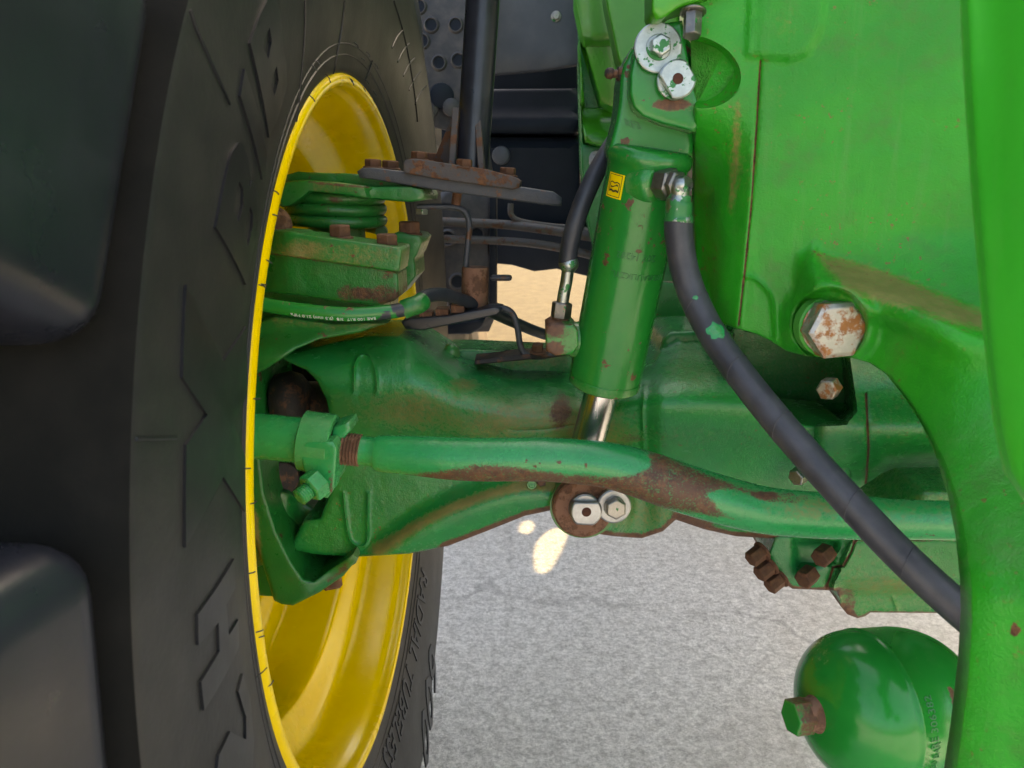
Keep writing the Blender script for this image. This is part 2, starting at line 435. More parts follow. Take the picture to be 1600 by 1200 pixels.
M['step'] = simple('step_plate_steel', (.055, .053, .058), (.11, .098, .092), .5, .3, 25, .2, .001, 150)
M['tan'] = simple('warm_lit_rubber', (.10, .075, .045), (.17, .13, .08), .8, 0, 12, .2, .002, 90)  # warm bounced light on the rear tyre put into its tan colour
M['pipe'] = rusty('dirty_pipe', (.10, .085, .075), .35, .5)
M['stampgreen'] = simple('stamped_green', (.006, .13, .028), (.008, .15, .03), .4, 0, 30, 0)
def ground_mat():
    m, t, b = nt('concrete_ground'); k = NT(t)
    a = k.noise(1.3, 6, .6); f = k.noise(110, 10, .8); g = k.noise(420, 3, .6)
    f2 = k.noise(38, 8, .72)
    c = k.mix(k.ramp(k.math('ADD', k.math('MULTIPLY', f, .6), k.math('MULTIPLY', f2, .4)), .36, .64), (.33, .32, .302), (.96, .94, .905))
    c = k.mix(k.math('MULTIPLY', k.ramp(g, .60, .68), .75), c, (.17, .165, .16))
    v2 = k.n('ShaderNodeTexVoronoi'); v2.inputs['Scale'].default_value = 160; k.l(k.co(), v2.inputs[0])
    c = k.mix(k.math('MULTIPLY', k.ramp(v2.outputs['Distance'], .18, .30, 1, 0), k.ramp(k.noise(30, 3), .45, .6)), c, k.mix(k.noise(200, 2), (.26, .24, .22), (.95, .94, .92)))
    c = k.mix(k.math('MULTIPLY', k.ramp(a, .42, .66), .35), c, (.42, .38, .33))
    v = k.n('ShaderNodeTexVoronoi', feature='DISTANCE_TO_EDGE'); v.inputs['Scale'].default_value = .8
    mp = k.n('ShaderNodeMix', data_type='RGBA'); mp.inputs[0].default_value = .22
    nz = k.n('ShaderNodeTexNoise'); nz.inputs['Scale'].default_value = 4; nz.inputs['Detail'].default_value = 8; nz.inputs['Roughness'].default_value = .65; k.l(k.co(), nz.inputs[0])
    k.l(k.co(), mp.inputs[6]); k.l(nz.outputs['Color'], mp.inputs[7]); k.l(mp.outputs[2], v.inputs[0])
    cr = k.math('MULTIPLY', k.ramp(v.outputs['Distance'], 0, .010, 1, 0), k.ramp(k.noise(5, 4), .40, .55))
    c = k.mix(k.math('MULTIPLY', cr, .38), c, (.17, .16, .15))
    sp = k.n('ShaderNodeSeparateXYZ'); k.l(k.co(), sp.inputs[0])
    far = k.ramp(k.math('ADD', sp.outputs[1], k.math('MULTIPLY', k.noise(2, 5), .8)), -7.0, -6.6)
    c = k.mix(far, c, k.mix(k.ramp(k.noise(9, 6, .7), .35, .7), (.085, .062, .024), (.135, .104, .045)))  # far ground's warm sunlit look put into a darker tan colour
    k.l(c, b.inputs['Base Color']); b.inputs['Roughness'].default_value = .9
    n1 = k.bump(f, .9, .008); n2 = k.bump(g, .6, .003, n1); k.l(n2, b.inputs['Normal'])
    return m
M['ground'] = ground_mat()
def blob(q, c, r, soft=.5):
    d = np.hypot((q[:, 0] - c[0]) / r[0], (q[:, 1] - c[1]) / r[1]); return 1 - sst(1 - soft, 1 + soft, d)
def line(q, poly, w): return np.exp(-(pdist(q, poly) / w) ** 2)

# ------------------------------------------------------------------ ground
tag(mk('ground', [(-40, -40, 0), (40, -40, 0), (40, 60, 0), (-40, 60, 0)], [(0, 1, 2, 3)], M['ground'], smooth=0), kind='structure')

# ------------------------------------------------------------------ front wheel
def rev_x(prof, ns=256, cx=0.0, cy=0.0, cz=WZ):
    th = np.linspace(0, 2 * np.pi, ns, endpoint=False); V = []; F = []
    for x, r in prof: V.append(np.stack([np.full(ns, cx + x), cy + r * np.cos(th), cz + r * np.sin(th)], 1))
    V = np.vstack(V)
    for i in range(len(prof) - 1):
        for k in range(ns):
            a = i * ns + k; b_ = i * ns + (k + 1) % ns; F.append((a, b_, b_ + ns, a + ns))
    return V, F
SIDE = spl([(0.000, .404), (.0030, .4065), (.0060, .416), (.0115, .437), (.0195, .475), (.0255, .52), (.0290, .57), (.0300, .608)], 5)
side_x = lambda r: np.interp(r, SIDE[:, 1], SIDE[:, 0])
wheel = thing('wheel', 'large tractor front wheel with yellow rim and black ribbed tyre filling the left side', 'wheel', (-.25, 0, 0))
SH = [(.0296, .6095), (.0240, .6125), (-.002, .616), (-.030, .628), (-.050, .66), (-.075, .69), (-.11, .70), (-.25, .705)]
TW = -.5                                                          # the tyre mirrors about x = TW/2
half = [tuple(v) for v in SIDE] + SH
prof = half + [(TW - x, r) for x, r in half[::-1][1:]]
V, F = rev_x(prof, 300)
tyre = mk('tyre', V, F, M['tyre'], wheel, 35)
tyre.data.materials.append(M['groove_shade'])
ns_ = len(SIDE)
tyre.data.polygons.foreach_set('material_index', [1 if ns_ <= i // 300 < len(prof) - ns_ - 1 else 0 for i in range(len(F))])
def lug_mesh(sgn):
    # a tread bar: shoulder block joined to a slanted bar across the tread; (x, r, t) corners
    def hexa(c):
        V = []
        for x, r, t in c:
            a = t / .66; V.append((x if sgn > 0 else TW - x, -r * math.cos(a), r * math.sin(a)))
        return V, [(0, 1, 3, 2), (4, 6, 7, 5), (0, 4, 5, 1), (2, 3, 7, 6), (0, 2, 6, 4), (1, 5, 7, 3)]
    A = hexa([(-.12, .625, -.105), (-.12, .625, .105), (.027, .618, -.100), (.027, .618, .100), (-.12, .750, -.080), (-.12, .750, .080), (.012, .745, -.082), (.012, .745, .082)])
    B = hexa([(-.30, .68, .17), (-.30, .68, .26), (-.11, .65, -.095), (-.11, .65, .095), (-.30, .751, .18), (-.30, .751, .24), (-.11, .7495, -.075), (-.11, .7495, .075)])
    V, F = join(A, B)
    me = bpy.data.meshes.new('lug'); me.from_pydata(V.tolist(), [], F); me.materials.append(M['lug'])
    bm = bmesh.new(); bm.from_mesh(me); bmesh.ops.recalc_face_normals(bm, faces=bm.faces)
    bmesh.ops.bevel(bm, geom=list(bm.edges), offset=.024, segments=6, profile=.5, affect='EDGES')
    bm.to_mesh(me); bm.free()
    me.polygons.foreach_set('use_smooth', [True] * len(me.polygons)); return me
for sgn, ph in ((1, 5.3), (-1, 17.0)):
    lm = lug_mesh(sgn)
    for k in range(15):
        o = bpy.data.objects.new('lug', lm); COL.objects.link(o); o.parent = tyre
        o.location = Vector((0, 0, WZ)) - wloc(tyre); o.rotation_euler = (math.radians(-(ph + 24 * k)), 0, 0)
RIM = [(.001, .4045), (.0045, .4005), (.004, .3935), (-.001, .3915), (-.010, .3905), (-.020, .3860), (-.045, .3810), (-.062, .3790), (-.072, .3730), (-.088, .3480), (-.098, .3430), (-.150, .3380), (-.165, .3340), (-.176, .3220), (-.186, .3020), (-.196, .2970), (-.250, .2920), (-.262, .286), (-.275, .262), (-.290, .255), (-.315, .245), (-.335, .15), (-.335, .0005)]
RIM = [tuple(v) for v in spl(RIM, 3)]
V, F = rev_x([(.0005, .4055)] + RIM, 256)
rim = mk('rim', V, F, M['yellow'], wheel, 60)
# raised letters on the sidewall: (along the circumference, radius) polygons
def sidewall_letter(outl, holes, a0, name='raised_letter', h=.0016, mat='letter'):
    outl = resample(np.array(outl), .008); hs = [resample(np.array(q), .008) for q in holes]
    ar = np.sum(outl[:, 0] * np.roll(outl[:, 1], -1) - np.roll(outl[:, 0], -1) * outl[:, 1])
    if ar < 0: outl = outl[::-1]
    x0, y0 = outl.min(0); x1, y1 = outl.max(0); gx, gy = np.meshgrid(np.arange(x0, x1, .008), np.arange(y0, y1, .008))
    g = np.stack([gx.ravel(), gy.ravel()], 1); g = g[inside(g, outl)]
    d = pdist(g, outl, True)
    for q in hs: d = np.minimum(d, pdist(g, q, True))
    g = g[d > .004]
    V2, F = cdt(outl, g, hs)
    ang = a0 + V2[:, 0] / .5; r = V2[:, 1]
    def put(hh): return np.stack([side_x(r) + hh, -r * np.cos(ang), WZ + r * np.sin(ang)], 1)
    T_, B_ = put(h), put(-.002); be = boundary(F); n = len(V2)
    faces = list(F) + [(a, a + n, c + n, c) for a, c in be]
    o = mk(name, np.vstack([T_, B_]), faces, M[mat], tyre, 25)
    bm = bmesh.new(); bm.from_mesh(o.data); bmesh.ops.recalc_face_normals(bm, faces=bm.faces); bm.to_mesh(o.data); bm.free()
    return o
def px2side(x, y):                              # where a sight line meets the sidewall: (arc length at r=.5, radius)
    d = FW + (x - 800) / FPX * RT - (y - 600) / FPX * UP; r = .5
    for _ in range(40):
        t = (float(side_x(r)) - CN[0]) / d[0]; q = CN + d * t; r = .5 * r + .5 * min(max(math.hypot(q[1], q[2] - WZ), .405), .607)
    return math.atan2(q[2] - WZ, -q[1]) * .5, r
z1 = lambda L: [px2side(x / 2, y / 2) for x, y in L]
z2 = lambda L: [px2side(x / 2, 600 + y / 2) for x, y in L]
z0 = lambda L: [px2side(x, y) for x, y in L]
sidewall_letter(z1([(740, 445), (715, 480), (690, 590), (667, 710), (762, 890), (790, 760), (801, 680), (800, 600), (790, 568), (780, 565), (774, 590), (772, 520), (762, 470)]),
    [z1([(740, 565), (727, 610), (722, 650), (738, 695), (752, 640), (752, 590)]), z1([(775, 645), (762, 690), (755, 725), (768, 770), (782, 710), (783, 670)])], 0)
sidewall_letter(z1([(758, 215), (744, 300), (814, 562), (827, 510), (827, 470)]), [], 0)
sidewall_letter(z1([(840, -20), (800, 60), (775, 135), (835, 430), (862, 370), (890, 270), (888, 200), (878, 145), (870, 40), (852, -20)]), [z1([(836, 85), (820, 120), (815, 150), (832, 185), (842, 130)]), z1([(858, 205), (845, 240), (840, 270), (852, 300), (864, 250)])], 0)
sidewall_letter(z0([(287, 445), (345, 565), (382, 510), (383, 615), (361, 662), (380, 715), (380, 800), (345, 745), (286, 855), (287, 695), (320, 648), (281, 590)]), [], 0)
sidewall_letter(z2([(725, 545), (610, 720), (612, 815), (675, 745), (678, 835), (620, 930), (630, 1020), (740, 820), (738, 735), (708, 785), (700, 690), (728, 635)]), [], 0)
sidewall_letter(z2([(752, 905), (738, 960), (762, 1040), (762, 1110), (712, 1085), (676, 1160), (668, 1240), (780, 1240), (787, 1110), (776, 980)]), [], 0)
def side_line(pts, name='moulding_line'):
    q = spl(np.array([px2side(x, y) for x, y in pts]), 6); an = q[:, 0] / .5
    V, F = sweep(np.stack([side_x(q[:, 1]) + .0003, -q[:, 1] * np.cos(an), WZ + q[:, 1] * np.sin(an)], 1), .0011, 6); return mk(name, V, F, M['letter'], tyre, 60)
side_line([(296, 15), (310, 55), (335, 110), (358, 162)]); side_line([(476, 0), (475, 60), (470, 120), (462, 190)]); side_line([(206, 686), (240, 685), (274, 684)])
side_line([(538, 0), (534, 40), (526, 85), (520, 118)]); side_line([(581, 95), (576, 110), (570, 125)])
side_line([(655, 872), (650, 920), (642, 980), (634, 1030)])
def sidewall_text(s, p_start, p_end, hscale, name, shear=.2):
    (s0, r0), (s1, r1) = px2side(*p_start), px2side(*p_end); a0, a1 = s0 / .5, s1 / .5
    if a1 < a0: a1 += 2 * math.pi
    rm = (r0 + r1) / 2; V, F = text_mesh(s, 1.0, .02, shear, 1.05, .012)
    wdt = V[:, 0].max() - V[:, 0].min(); f = (a1 - a0) / wdt
    ang = a0 + (V[:, 0] - V[:, 0].min()) * f; sc = f * rm * hscale; r = np.interp(ang, [a0, a1], [r0, r1]) + V[:, 1] * sc
    W = np.stack([side_x(r) + .0004 + V[:, 2] * .06, -r * np.cos(ang), WZ + r * np.sin(ang)], 1)
    return mk(name, W, F, M['letter'], tyre, 30)
sidewall_text('RADIAL TUBELESS', (663, 892), (600, 1196), 1.15, 'raised_text')
sidewall_text('600', (678, 1020), (661, 1172), 1.5, 'raised_text', .1)
for k in range(5):
    side_line([(612 + k * 9, 75 + k * 22), (620 + k * 9, 58 + k * 22), (630 + k * 9, 46 + k * 22)])
side_line([(615, 2), (632, 60), (645, 130), (652, 190)])
# moulding rings and rubber hairs
for rr, hgt in ((.4215, .0011), (.432, .0008), (.50, .0003)):
    pr = [(side_x(rr - .0014) - .001, rr - .0014), (side_x(rr) + hgt, rr), (side_x(rr + .0014) - .001, rr + .0014)]
    if rr < .45: mk('moulding_ring', *rev_x(pr, 256), M['tyre'], tyre, 60)
hv = []
for k in range(34):
    a = RNG.uniform(-1.2, 1.9); r0 = RNG.choice([.402, .402, .41, .425, .435]); L = RNG.uniform(.006, .014)
    x0 = float(side_x(max(r0, .405))) + .001; dr = RNG.uniform(.2, 1) * -L; da = RNG.uniform(-.003, .003)
    pts = [(x0, -r0 * math.cos(a), WZ + r0 * math.sin(a)), (x0 + .003, -(r0 + dr * .5) * math.cos(a), WZ + (r0 + dr * .5) * math.sin(a)), (x0 + .004, -(r0 + dr) * math.cos(a + da), WZ + (r0 + dr) * math.sin(a + da))]
    hv.append(sweep(np.array(pts), .00055, 5))
tag(mk('rubber_hairs', *join(*hv), M['ink'], tyre), kind='stuff')

# ------------------------------------------------------------------ front axle
axle = thing('front_axle', 'cast green front axle beam running across below the suspension cylinder', 'axle', (.35, .05, .3))
AX = [(432, 556), (470, 548), (520, 535), (575, 524), (625, 524), (655, 538), (690, 560), (740, 582), (800, 590), (890, 588), (1000, 585), (1022, 570), (1030, 548), (1036, 528), (1048, 518), (1085, 516), (1118, 519), (1130, 535), (1142, 580), (1165, 622), (1200, 648), (1260, 664), (1330, 668), (1330, 845), (1290, 843), (1220, 842), (1150, 838), (1100, 827), (1056, 812), (1036, 830), (1003, 841), (960, 838), (925, 833), (896, 822), (880, 806), (868, 796), (820, 806), (760, 830), (700, 853), (640, 865), (560, 870), (500, 867), (452, 860), (460, 840), (475, 812), (500, 809), (512, 778), (521, 740), (520, 690), (516, 655), (510, 625), (495, 595), (478, 578), (455, 568)]
def axle_depth(q):
    x, y = q[:, 0], q[:, 1]
    Y = np.full(len(q), -.108)
    ctr = np.interp(x, [430, 560, 640, 720, 800, 900, 1000, 1100, 1330], [600, 600, 605, 640, 655, 655, 640, 640, 650])
    hw = np.interp(x, [430, 560, 640, 720, 800, 900, 1010, 1060, 1330], [75, 78, 80, 62, 55, 55, 60, 75, 80])
    up = np.clip((ctr - y) / hw, 0, 1.6)
    Y = Y - .030 * (1 - sst(0, 1.15, np.abs(y - ctr) / (hw * 1.25)))
    Y = Y + .055 * np.clip(up, 0, 1.4) ** 2.2 * .75
    # saddle for the cylinder rod
    Y = Y + .020 * np.exp(-((x - 935) / 55) ** 2) * sst(760, 700, y) * 1.0
    # lower flange below the curved ridge
    rid = np.interp(x, [430, 560, 600, 650, 700, 760, 800, 850, 880, 900], [900, 900, 862, 826, 800, 779, 768, 764, 768, 780])
    Y = Y - .024 * sst(-42, 12, y - rid) * sst(900, 850, x) + .012 * sst(14, 60, y - rid) * sst(900, 850, x)
    # boss round the lower pin
    d = np.hypot(x - 925, y - 790); Y = Y - .022 * sst(70, 52, d)
    Y = Y - .012 * sst(1000, 1040, x) * sst(560, 600, y)
    Y = Y + .02 * sst(790, 860, y) * sst(1000, 1100, x)
    return Y
def axle_dust(q):
    x, y = q[:, 0], q[:, 1]
    rid = [(590, 858), (650, 822), (700, 796), (760, 774), (820, 758), (870, 760)]
    d = 1.25 * line(q, rid, 10) + .35 * line(q, [(560, 862), (640, 858), (700, 846), (760, 822), (820, 798), (868, 788)], 14) + .5 * blob(q, (850, 690), (130, 60)) + .5 * blob(q, (720, 640), (140, 40))
    d = d + .40 * blob(q, (930, 655), (70, 60)) + .62 * blob(q, (1010, 790), (110, 50)) + .6 * blob(q, (725, 598), (22, 10), .8)
    d = d + .5 * blob(q, (1090, 570), (60, 50)) + .3 * blob(q, (600, 640), (90, 40)) + .35 * blob(q, (1080, 680), (90, 20))
    return np.clip(d * .85, 0, 1)
AXA = np.array(AX, float)
BOT = np.array([(700, 853), (760, 830), (820, 806), (868, 796), (880, 806), (896, 822), (925, 833), (960, 838), (1003, 841), (1036, 830), (1056, 812), (1100, 827), (1150, 838), (1220, 842), (1290, 843)], float)
def axle_rust(q):
    r = .95 * line(q, BOT, 9) + .42 * line(q, [(560, 870), (640, 865), (700, 853)], 7) + .45 * line(q, [(452, 860), (475, 812)], 4)
    r = r + .62 * blob(q, (876, 640), (22, 36), .7) + .4 * blob(q, (820, 672), (40, 16), .7) + .5 * blob(q, (985, 685), (26, 14), .8) + .45 * blob(q, (905, 780), (36, 36))
    r = r + .8 * blob(q, (1072, 699), (5, 3)) + .8 * blob(q, (1100, 705), (5, 3)) + .5 * line(q, [(1010, 775), (1060, 800), (1110, 815)], 8)
    return np.clip(r, 0, 1)
U1 = spl([(553, 612), (553, 590), (554, 570), (562, 556), (574, 556), (583, 568), (588, 590), (589, 612)], 6)
U2 = spl([(536, 772), (540, 810), (546, 842), (558, 853), (570, 851), (574, 838), (574, 810), (575, 772)], 6)
relief('housing', AX, axle_depth, .10, M['axle'], axle, 6.5, 9, [(U1, 2.6, .0032), (U2, 2.6, .0034), ([(800, 672), (850, 671), (893, 664)], 1.6, -.0022), ([(1008, 600), (1004, 640), (1006, 700)], 3.0, .003)], axle_rust, axle_dust, 60, 0)
# upper rear edge of the housing with a casting pip
relief('top_flange', [(690, 556), (700, 546), (735, 546), (800, 549), (895, 553), (900, 600), (700, 600)], -.01, .06, M['axle'], axle, 12, 5, dust=lambda q: .5 * np.ones(len(q)) * blob(q, (820, 560), (90, 20)))
lathe('casting_pip', P(705, 552, -.02), (.1, -.5, .8), [(0, .011), (.008, .008), (.011, .004), (.012, 0)], M['axle'], axle, 16)
# lower cylinder mount: bushing face, flattened pin, retaining washer and bolt
A_ = Vector((.12, -.98, .12)).normalized(); An = np.array(A_)
pc = P(912, 793, -.150)
ring = lathe('bushing', pc - An * .012, A_, [(0, mm(48, 912, 793, -.15)), (.012, mm(48, 912, 793, -.15)), (.014, mm(45, 912, 793, -.15)), (.014, .001)], M['rust'], axle, 40)
def flat_disc(r, flats, n=48):
    pts = []
    for k in range(n):
        a = 2 * math.pi * k / n; x, y = r * math.cos(a), r * math.sin(a)
        for (nx, ny, d) in flats:
            s = x * nx + y * ny
            if s > d: x -= (s - d) * nx; y -= (s - d) * ny
        pts.append((x, y))
    return pts
rp = mm(25, 912, 793, -.16)
V, F = prism_along(flat_disc(rp, [(.05, 1, rp * .62), (-.1, -1, rp * .86)]), pc + An * .002, A_, .014, (0, 0, 1), .0012)
mk('pin', V, F, M['zincgrey'], axle, 25, bevel=.0006)
V, F = prism_along(flat_disc(rp * 1.0, []), pc + An * .001, A_, .0075, (0, 0, 1), .001); mk('pin_collar', V, F, M['zincgrey'], axle, 25)
lathe('pin_bore', pc + An * .0155, A_, [(0, mm(8, 912, 793, -.16)), (.0009, mm(7.2, 912, 793, -.16)), (.0009, .0005)], M['hole'], axle, 20)
bc = P(958, 789, -.152)
V, F = prism_along(ngon(40, mm(27, 958, 789, -.15)), bc, A_, .006, (0, 0, 1), .001); mk('retaining_washer', V, F, M['zincgrey'], axle, 25)
bolt(bc + An * .006, A_, mm(29, 958, 789, -.15), .009, M['smallhex'], axle, mm(17, 958, 789, -.15), .0015, .5)
bolt(P(840, 550, -.055), (0, -.2, 1), mm(15, 840, 550, 0), .008, M['rustbolt'], axle, mm(12, 840, 550, 0), .002)
bolt(P(1253, 740, -.14), (-.75, -.6, -.2), .016, .012, M['smallhex'], axle, 0)
# differential housing on the right, with its recess and ribs
def diff_depth(q):
    x, y = q[:, 0], q[:, 1]
    Y = np.full(len(q), -.125)
    Y = Y - .042 * np.exp(-((y - 672) / 44) ** 2) * sst(1255, 1290, x)
    Y = Y + .02 * sst(715, 760, y)
    rec = pmask(q, [(1140, 505), (1318, 555), (1330, 640), (1316, 655), (1180, 660), (1140, 620)], 9)
    Y = Y + .15 * rec
    return Y
relief('differential_housing', [(1130, 500), (1330, 520), (1560, 520), (1560, 850), (1290, 846), (1180, 834), (1130, 780), (1130, 640)], diff_depth, .12, M['axle'], axle, 9, 6,
       [([(1353, 615), (1357, 700), (1352, 770)], 2.0, -.0025), ([(1318, 556), (1330, 640), (1316, 655), (1180, 660)], 5.0, 0)], lambda q: .95 * line(q, [(1353, 615), (1357, 700), (1352, 770)], 2.4) + .42 * blob(q, (1440, 738), (60, 10)) + .5 * blob(q, (1322, 600), (10, 40)) + .6 * blob(q, (1283, 683), (14, 4)),
       lambda q: .30 * blob(q, (1370, 620), (110, 60)) + .2 * blob(q, (1400, 690), (140, 30)), 50)
bolt(P(1300, 604, -.135), (-.62, -.75, -.05), .019, .016, M['bighex'], axle, 0, turn=.1)
relief('tie_rod_mount', [(1380, 800), (1420, 775), (1445, 766), (1540, 766), (1540, 815), (1460, 815), (1420, 822)], lambda q: -.19 - .02 * sst(1400, 1450, q[:, 0]), .06, M['axle'], axle, 8, 8, dust=lambda q: .4 * np.ones(len(q)))
low = relief('lower_cover', [(1212, 836), (1200, 866), (1205, 886), (1216, 905), (1238, 920), (1310, 923), (1314, 948), (1324, 960), (1340, 966), (1352, 963), (1360, 957), (1470, 958), (1505, 968), (1560, 990), (1560, 838)],
    lambda q: -.105 - .012 * sst(1325, 1331, q[:, 0] - (q[:, 1] - 850) * -.42 + 0) + .02 * sst(905, 930, q[:, 1]) * sst(1305, 1320, q[:, 0]) + .014 * pmask(q, [(1240, 845), (1310, 845), (1300, 880), (1245, 885)], 6), .10, M['axle'], axle, 7, 6,
    [([(1338, 838), (1330, 862), (1318, 884), (1302, 886), (1296, 905), (1290, 920)], 2.0, -.003), ([(1395, 935), (1403, 957)], 2.5, .002), ([(1335, 845), (1540, 845)], 2, .002)],
    lambda q: .9 * line(q, [(1338, 838), (1330, 862), (1318, 884), (1302, 886), (1296, 905), (1290, 920)], 2.6) + .8 * line(q, [(1175, 838), (1203, 886), (1238, 920), (1310, 923)], 6) + .7 * line(q, [(1314, 948), (1340, 966), (1360, 957), (1470, 958), (1505, 968)], 4) + .55 * blob(q, (1325, 940), (16, 28)) + .5 * line(q, [(1335, 845), (1540, 845)], 4),
    lambda q: .4 * blob(q, (1400, 940), (120, 40)) + .3 * blob(q, (1380, 895), (120, 30)), 45)
for x, y, Y in ((1184, 860, -.118), (1197, 883, -.118), (1213, 902, -.118)):
    bolt(P(x + 8, y, Y + .012), (-.80, -.45, -.38), .0165, .017, M['rustbolt'], low, .0115, .003, .2)
for x, y in ((1288, 862), (1262, 895)):
    bolt(P(x + 6, y, -.110), (-.75, -.62, -.2), .019, .018, M['rustbolt'], low, 0, turn=.1)
# grease nipple below the tie rod
bolt(P(846, 750, -.13), (0, -1, 0), mm(14, 846, 750, -.13), .006, M['darkrust'], axle)
lathe('casting_mark', P(831, 757, -.128), (0, -1, .1), [(0, mm(8, 831, 757, -.12)), (.0015, mm(7, 831, 757, -.12)), (.0015, mm(5, 831, 757, -.12)), (.0008, mm(4.5, 831, 757, -.12)), (.0008, .0003)], M['axle'], axle, 24)

# ------------------------------------------------------------------ steering knuckle
kn = thing('steering_knuckle', 'green cast steering knuckle with rusty bolts inside the top of the rim', 'knuckle', P(520, 480, 0))
kr = lambda q: np.clip(.62 * blob(q, (600, 460), (34, 18), .5) + .58 * blob(q, (545, 458), (26, 16), .5) + .5 * blob(q, (605, 432), (16, 6), .7) + .42 * blob(q, (600, 390), (25, 10)) + .5 * line(q, [(400, 394), (455, 401), (622, 426)], 3), 0, 1)
kd = lambda q: .5 * blob(q, (520, 400), (140, 22)) + .35 * blob(q, (470, 385), (30, 20))
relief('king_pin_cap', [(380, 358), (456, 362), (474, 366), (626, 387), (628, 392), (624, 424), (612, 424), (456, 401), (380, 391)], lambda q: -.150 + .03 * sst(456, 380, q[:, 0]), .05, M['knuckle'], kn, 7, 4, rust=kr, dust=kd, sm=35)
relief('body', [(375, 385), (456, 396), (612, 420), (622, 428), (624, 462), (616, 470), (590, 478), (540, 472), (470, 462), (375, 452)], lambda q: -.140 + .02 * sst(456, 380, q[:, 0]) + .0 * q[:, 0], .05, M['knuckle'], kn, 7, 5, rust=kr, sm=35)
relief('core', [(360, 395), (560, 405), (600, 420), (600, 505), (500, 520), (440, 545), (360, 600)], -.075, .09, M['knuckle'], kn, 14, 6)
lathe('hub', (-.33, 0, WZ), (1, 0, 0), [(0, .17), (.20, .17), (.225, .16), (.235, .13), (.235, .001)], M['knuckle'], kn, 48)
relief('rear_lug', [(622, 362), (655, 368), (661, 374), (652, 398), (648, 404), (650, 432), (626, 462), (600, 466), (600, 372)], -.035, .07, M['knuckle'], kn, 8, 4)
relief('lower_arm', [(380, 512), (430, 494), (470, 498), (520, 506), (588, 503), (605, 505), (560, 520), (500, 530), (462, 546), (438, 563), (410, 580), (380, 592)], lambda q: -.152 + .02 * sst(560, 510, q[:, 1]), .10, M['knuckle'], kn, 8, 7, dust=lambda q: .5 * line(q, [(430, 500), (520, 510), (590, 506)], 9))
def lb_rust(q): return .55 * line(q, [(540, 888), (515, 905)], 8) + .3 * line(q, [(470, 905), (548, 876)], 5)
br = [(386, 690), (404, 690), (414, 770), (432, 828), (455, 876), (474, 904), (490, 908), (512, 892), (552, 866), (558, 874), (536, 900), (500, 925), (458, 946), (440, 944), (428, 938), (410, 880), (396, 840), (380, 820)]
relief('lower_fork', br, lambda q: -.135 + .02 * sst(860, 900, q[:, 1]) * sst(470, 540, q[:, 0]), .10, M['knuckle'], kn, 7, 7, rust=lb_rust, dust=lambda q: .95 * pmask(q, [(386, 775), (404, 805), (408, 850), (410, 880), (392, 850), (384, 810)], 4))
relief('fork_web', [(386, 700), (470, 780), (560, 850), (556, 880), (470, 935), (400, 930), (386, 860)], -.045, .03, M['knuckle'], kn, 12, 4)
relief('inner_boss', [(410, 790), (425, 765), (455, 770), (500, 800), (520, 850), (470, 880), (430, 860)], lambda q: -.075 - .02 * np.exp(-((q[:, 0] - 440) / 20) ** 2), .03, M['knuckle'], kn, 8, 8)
lathe('lower_pin_nut', P(520, 918, -.06), (.2, -.4, -.9), [(-.01, .012), (-.001, .012), (.002, .009), (.002, 0)], M['rust'], kn, 20)
for x, y, Y in ((532, 371, -.125), (605, 385, -.128), (640, 366, -.02)):
    s = dep(x, y, Y) / FPX
    bolt(P(x, y + (3 if Y < -.1 else 2), Y), (0, 0, 1), 31 * s, 17 * s, M['rustbolt'], kn, 20 * s, .0035, .75)
ds = thing('drive_shaft', 'dark rusty universal joint in the hollow at the axle end', 'drive shaft', P(440, 640, -.02))
tube('shaft', [(330, 640, -.02), (420, 640, -.02), (540, 640, -.02)], .034, M['darkrust'], ds, 2)
relief('hollow_shade', [(365, 560), (535, 560), (540, 700), (520, 860), (365, 860)], .02, .03, M['darkrust'], ds, 20, 4)  # dark sheet standing in for the shade inside the axle end
lathe('yoke', P(455, 625, -.055), (1, 0, .05), [(-.02, .02), (-.016, .030), (.0, .034), (.012, .030), (.02, .02)], M['darkrust'], ds, 24, sm=60)
lathe('cross_cap', P(440, 745, -.07), (.3, -.9, .1), [(0, .020), (.01, .019), (.012, .014), (.012, 0)], M['darkrust'], ds, 24)
lathe('cross_cap', P(420, 755, -.06), (-.1, -.9, .1), [(0, .022), (.01, .021), (.013, .016), (.013, 0)], M['rust'], ds, 24)

# ------------------------------------------------------------------ fender pivot arm and torsion coil
pv = thing('fender_pivot_arm', 'green pivot arm with painted coil spring on top of the steering knuckle', 'pivot arm', P(530, 350, 0))
cc = P(527, 357, .0); s = dep(527, 340, 0) / FPX
t = np.linspace(0, 3.0 * 2 * np.pi, 150); 
V, F = sweep(np.stack([cc[0] + 69 * s * np.cos(t), cc[1] + 69 * s * np.sin(t), cc[2] + .0 + t / (2 * np.pi) * 17.2 * s - .004 * np.cos(t)], 1), 9.3 * s, 14)
mk('coil_spring', V, F, M['knuckle'], pv, 60, {'rust': .6 * line(proj(V), [(515, 311), (532, 313)], 9), 'dust': np.zeros(len(V))})
lathe('spindle', P(527, 372, .0), (0, 0, 1), [(0, .032), (.07, .032)], M['knuckle'], pv, 28)
relief('arm', [(433, 319), (436, 292), (448, 284), (470, 281), (515, 284), (575, 291), (640, 291), (660, 296), (664, 304), (663, 313), (640, 316), (572, 310), (506, 301), (484, 300), (468, 312), (454, 322), (442, 324)], lambda q: -.07 + .012 * sst(570, 580, q[:, 0]), .11, M['knuckle'], pv, 7, 4, rust=lambda q: .62 * line(q, [(480, 284), (575, 293)], 3.2), dust=lambda q: .5 * blob(q, (520, 292), (60, 10)))
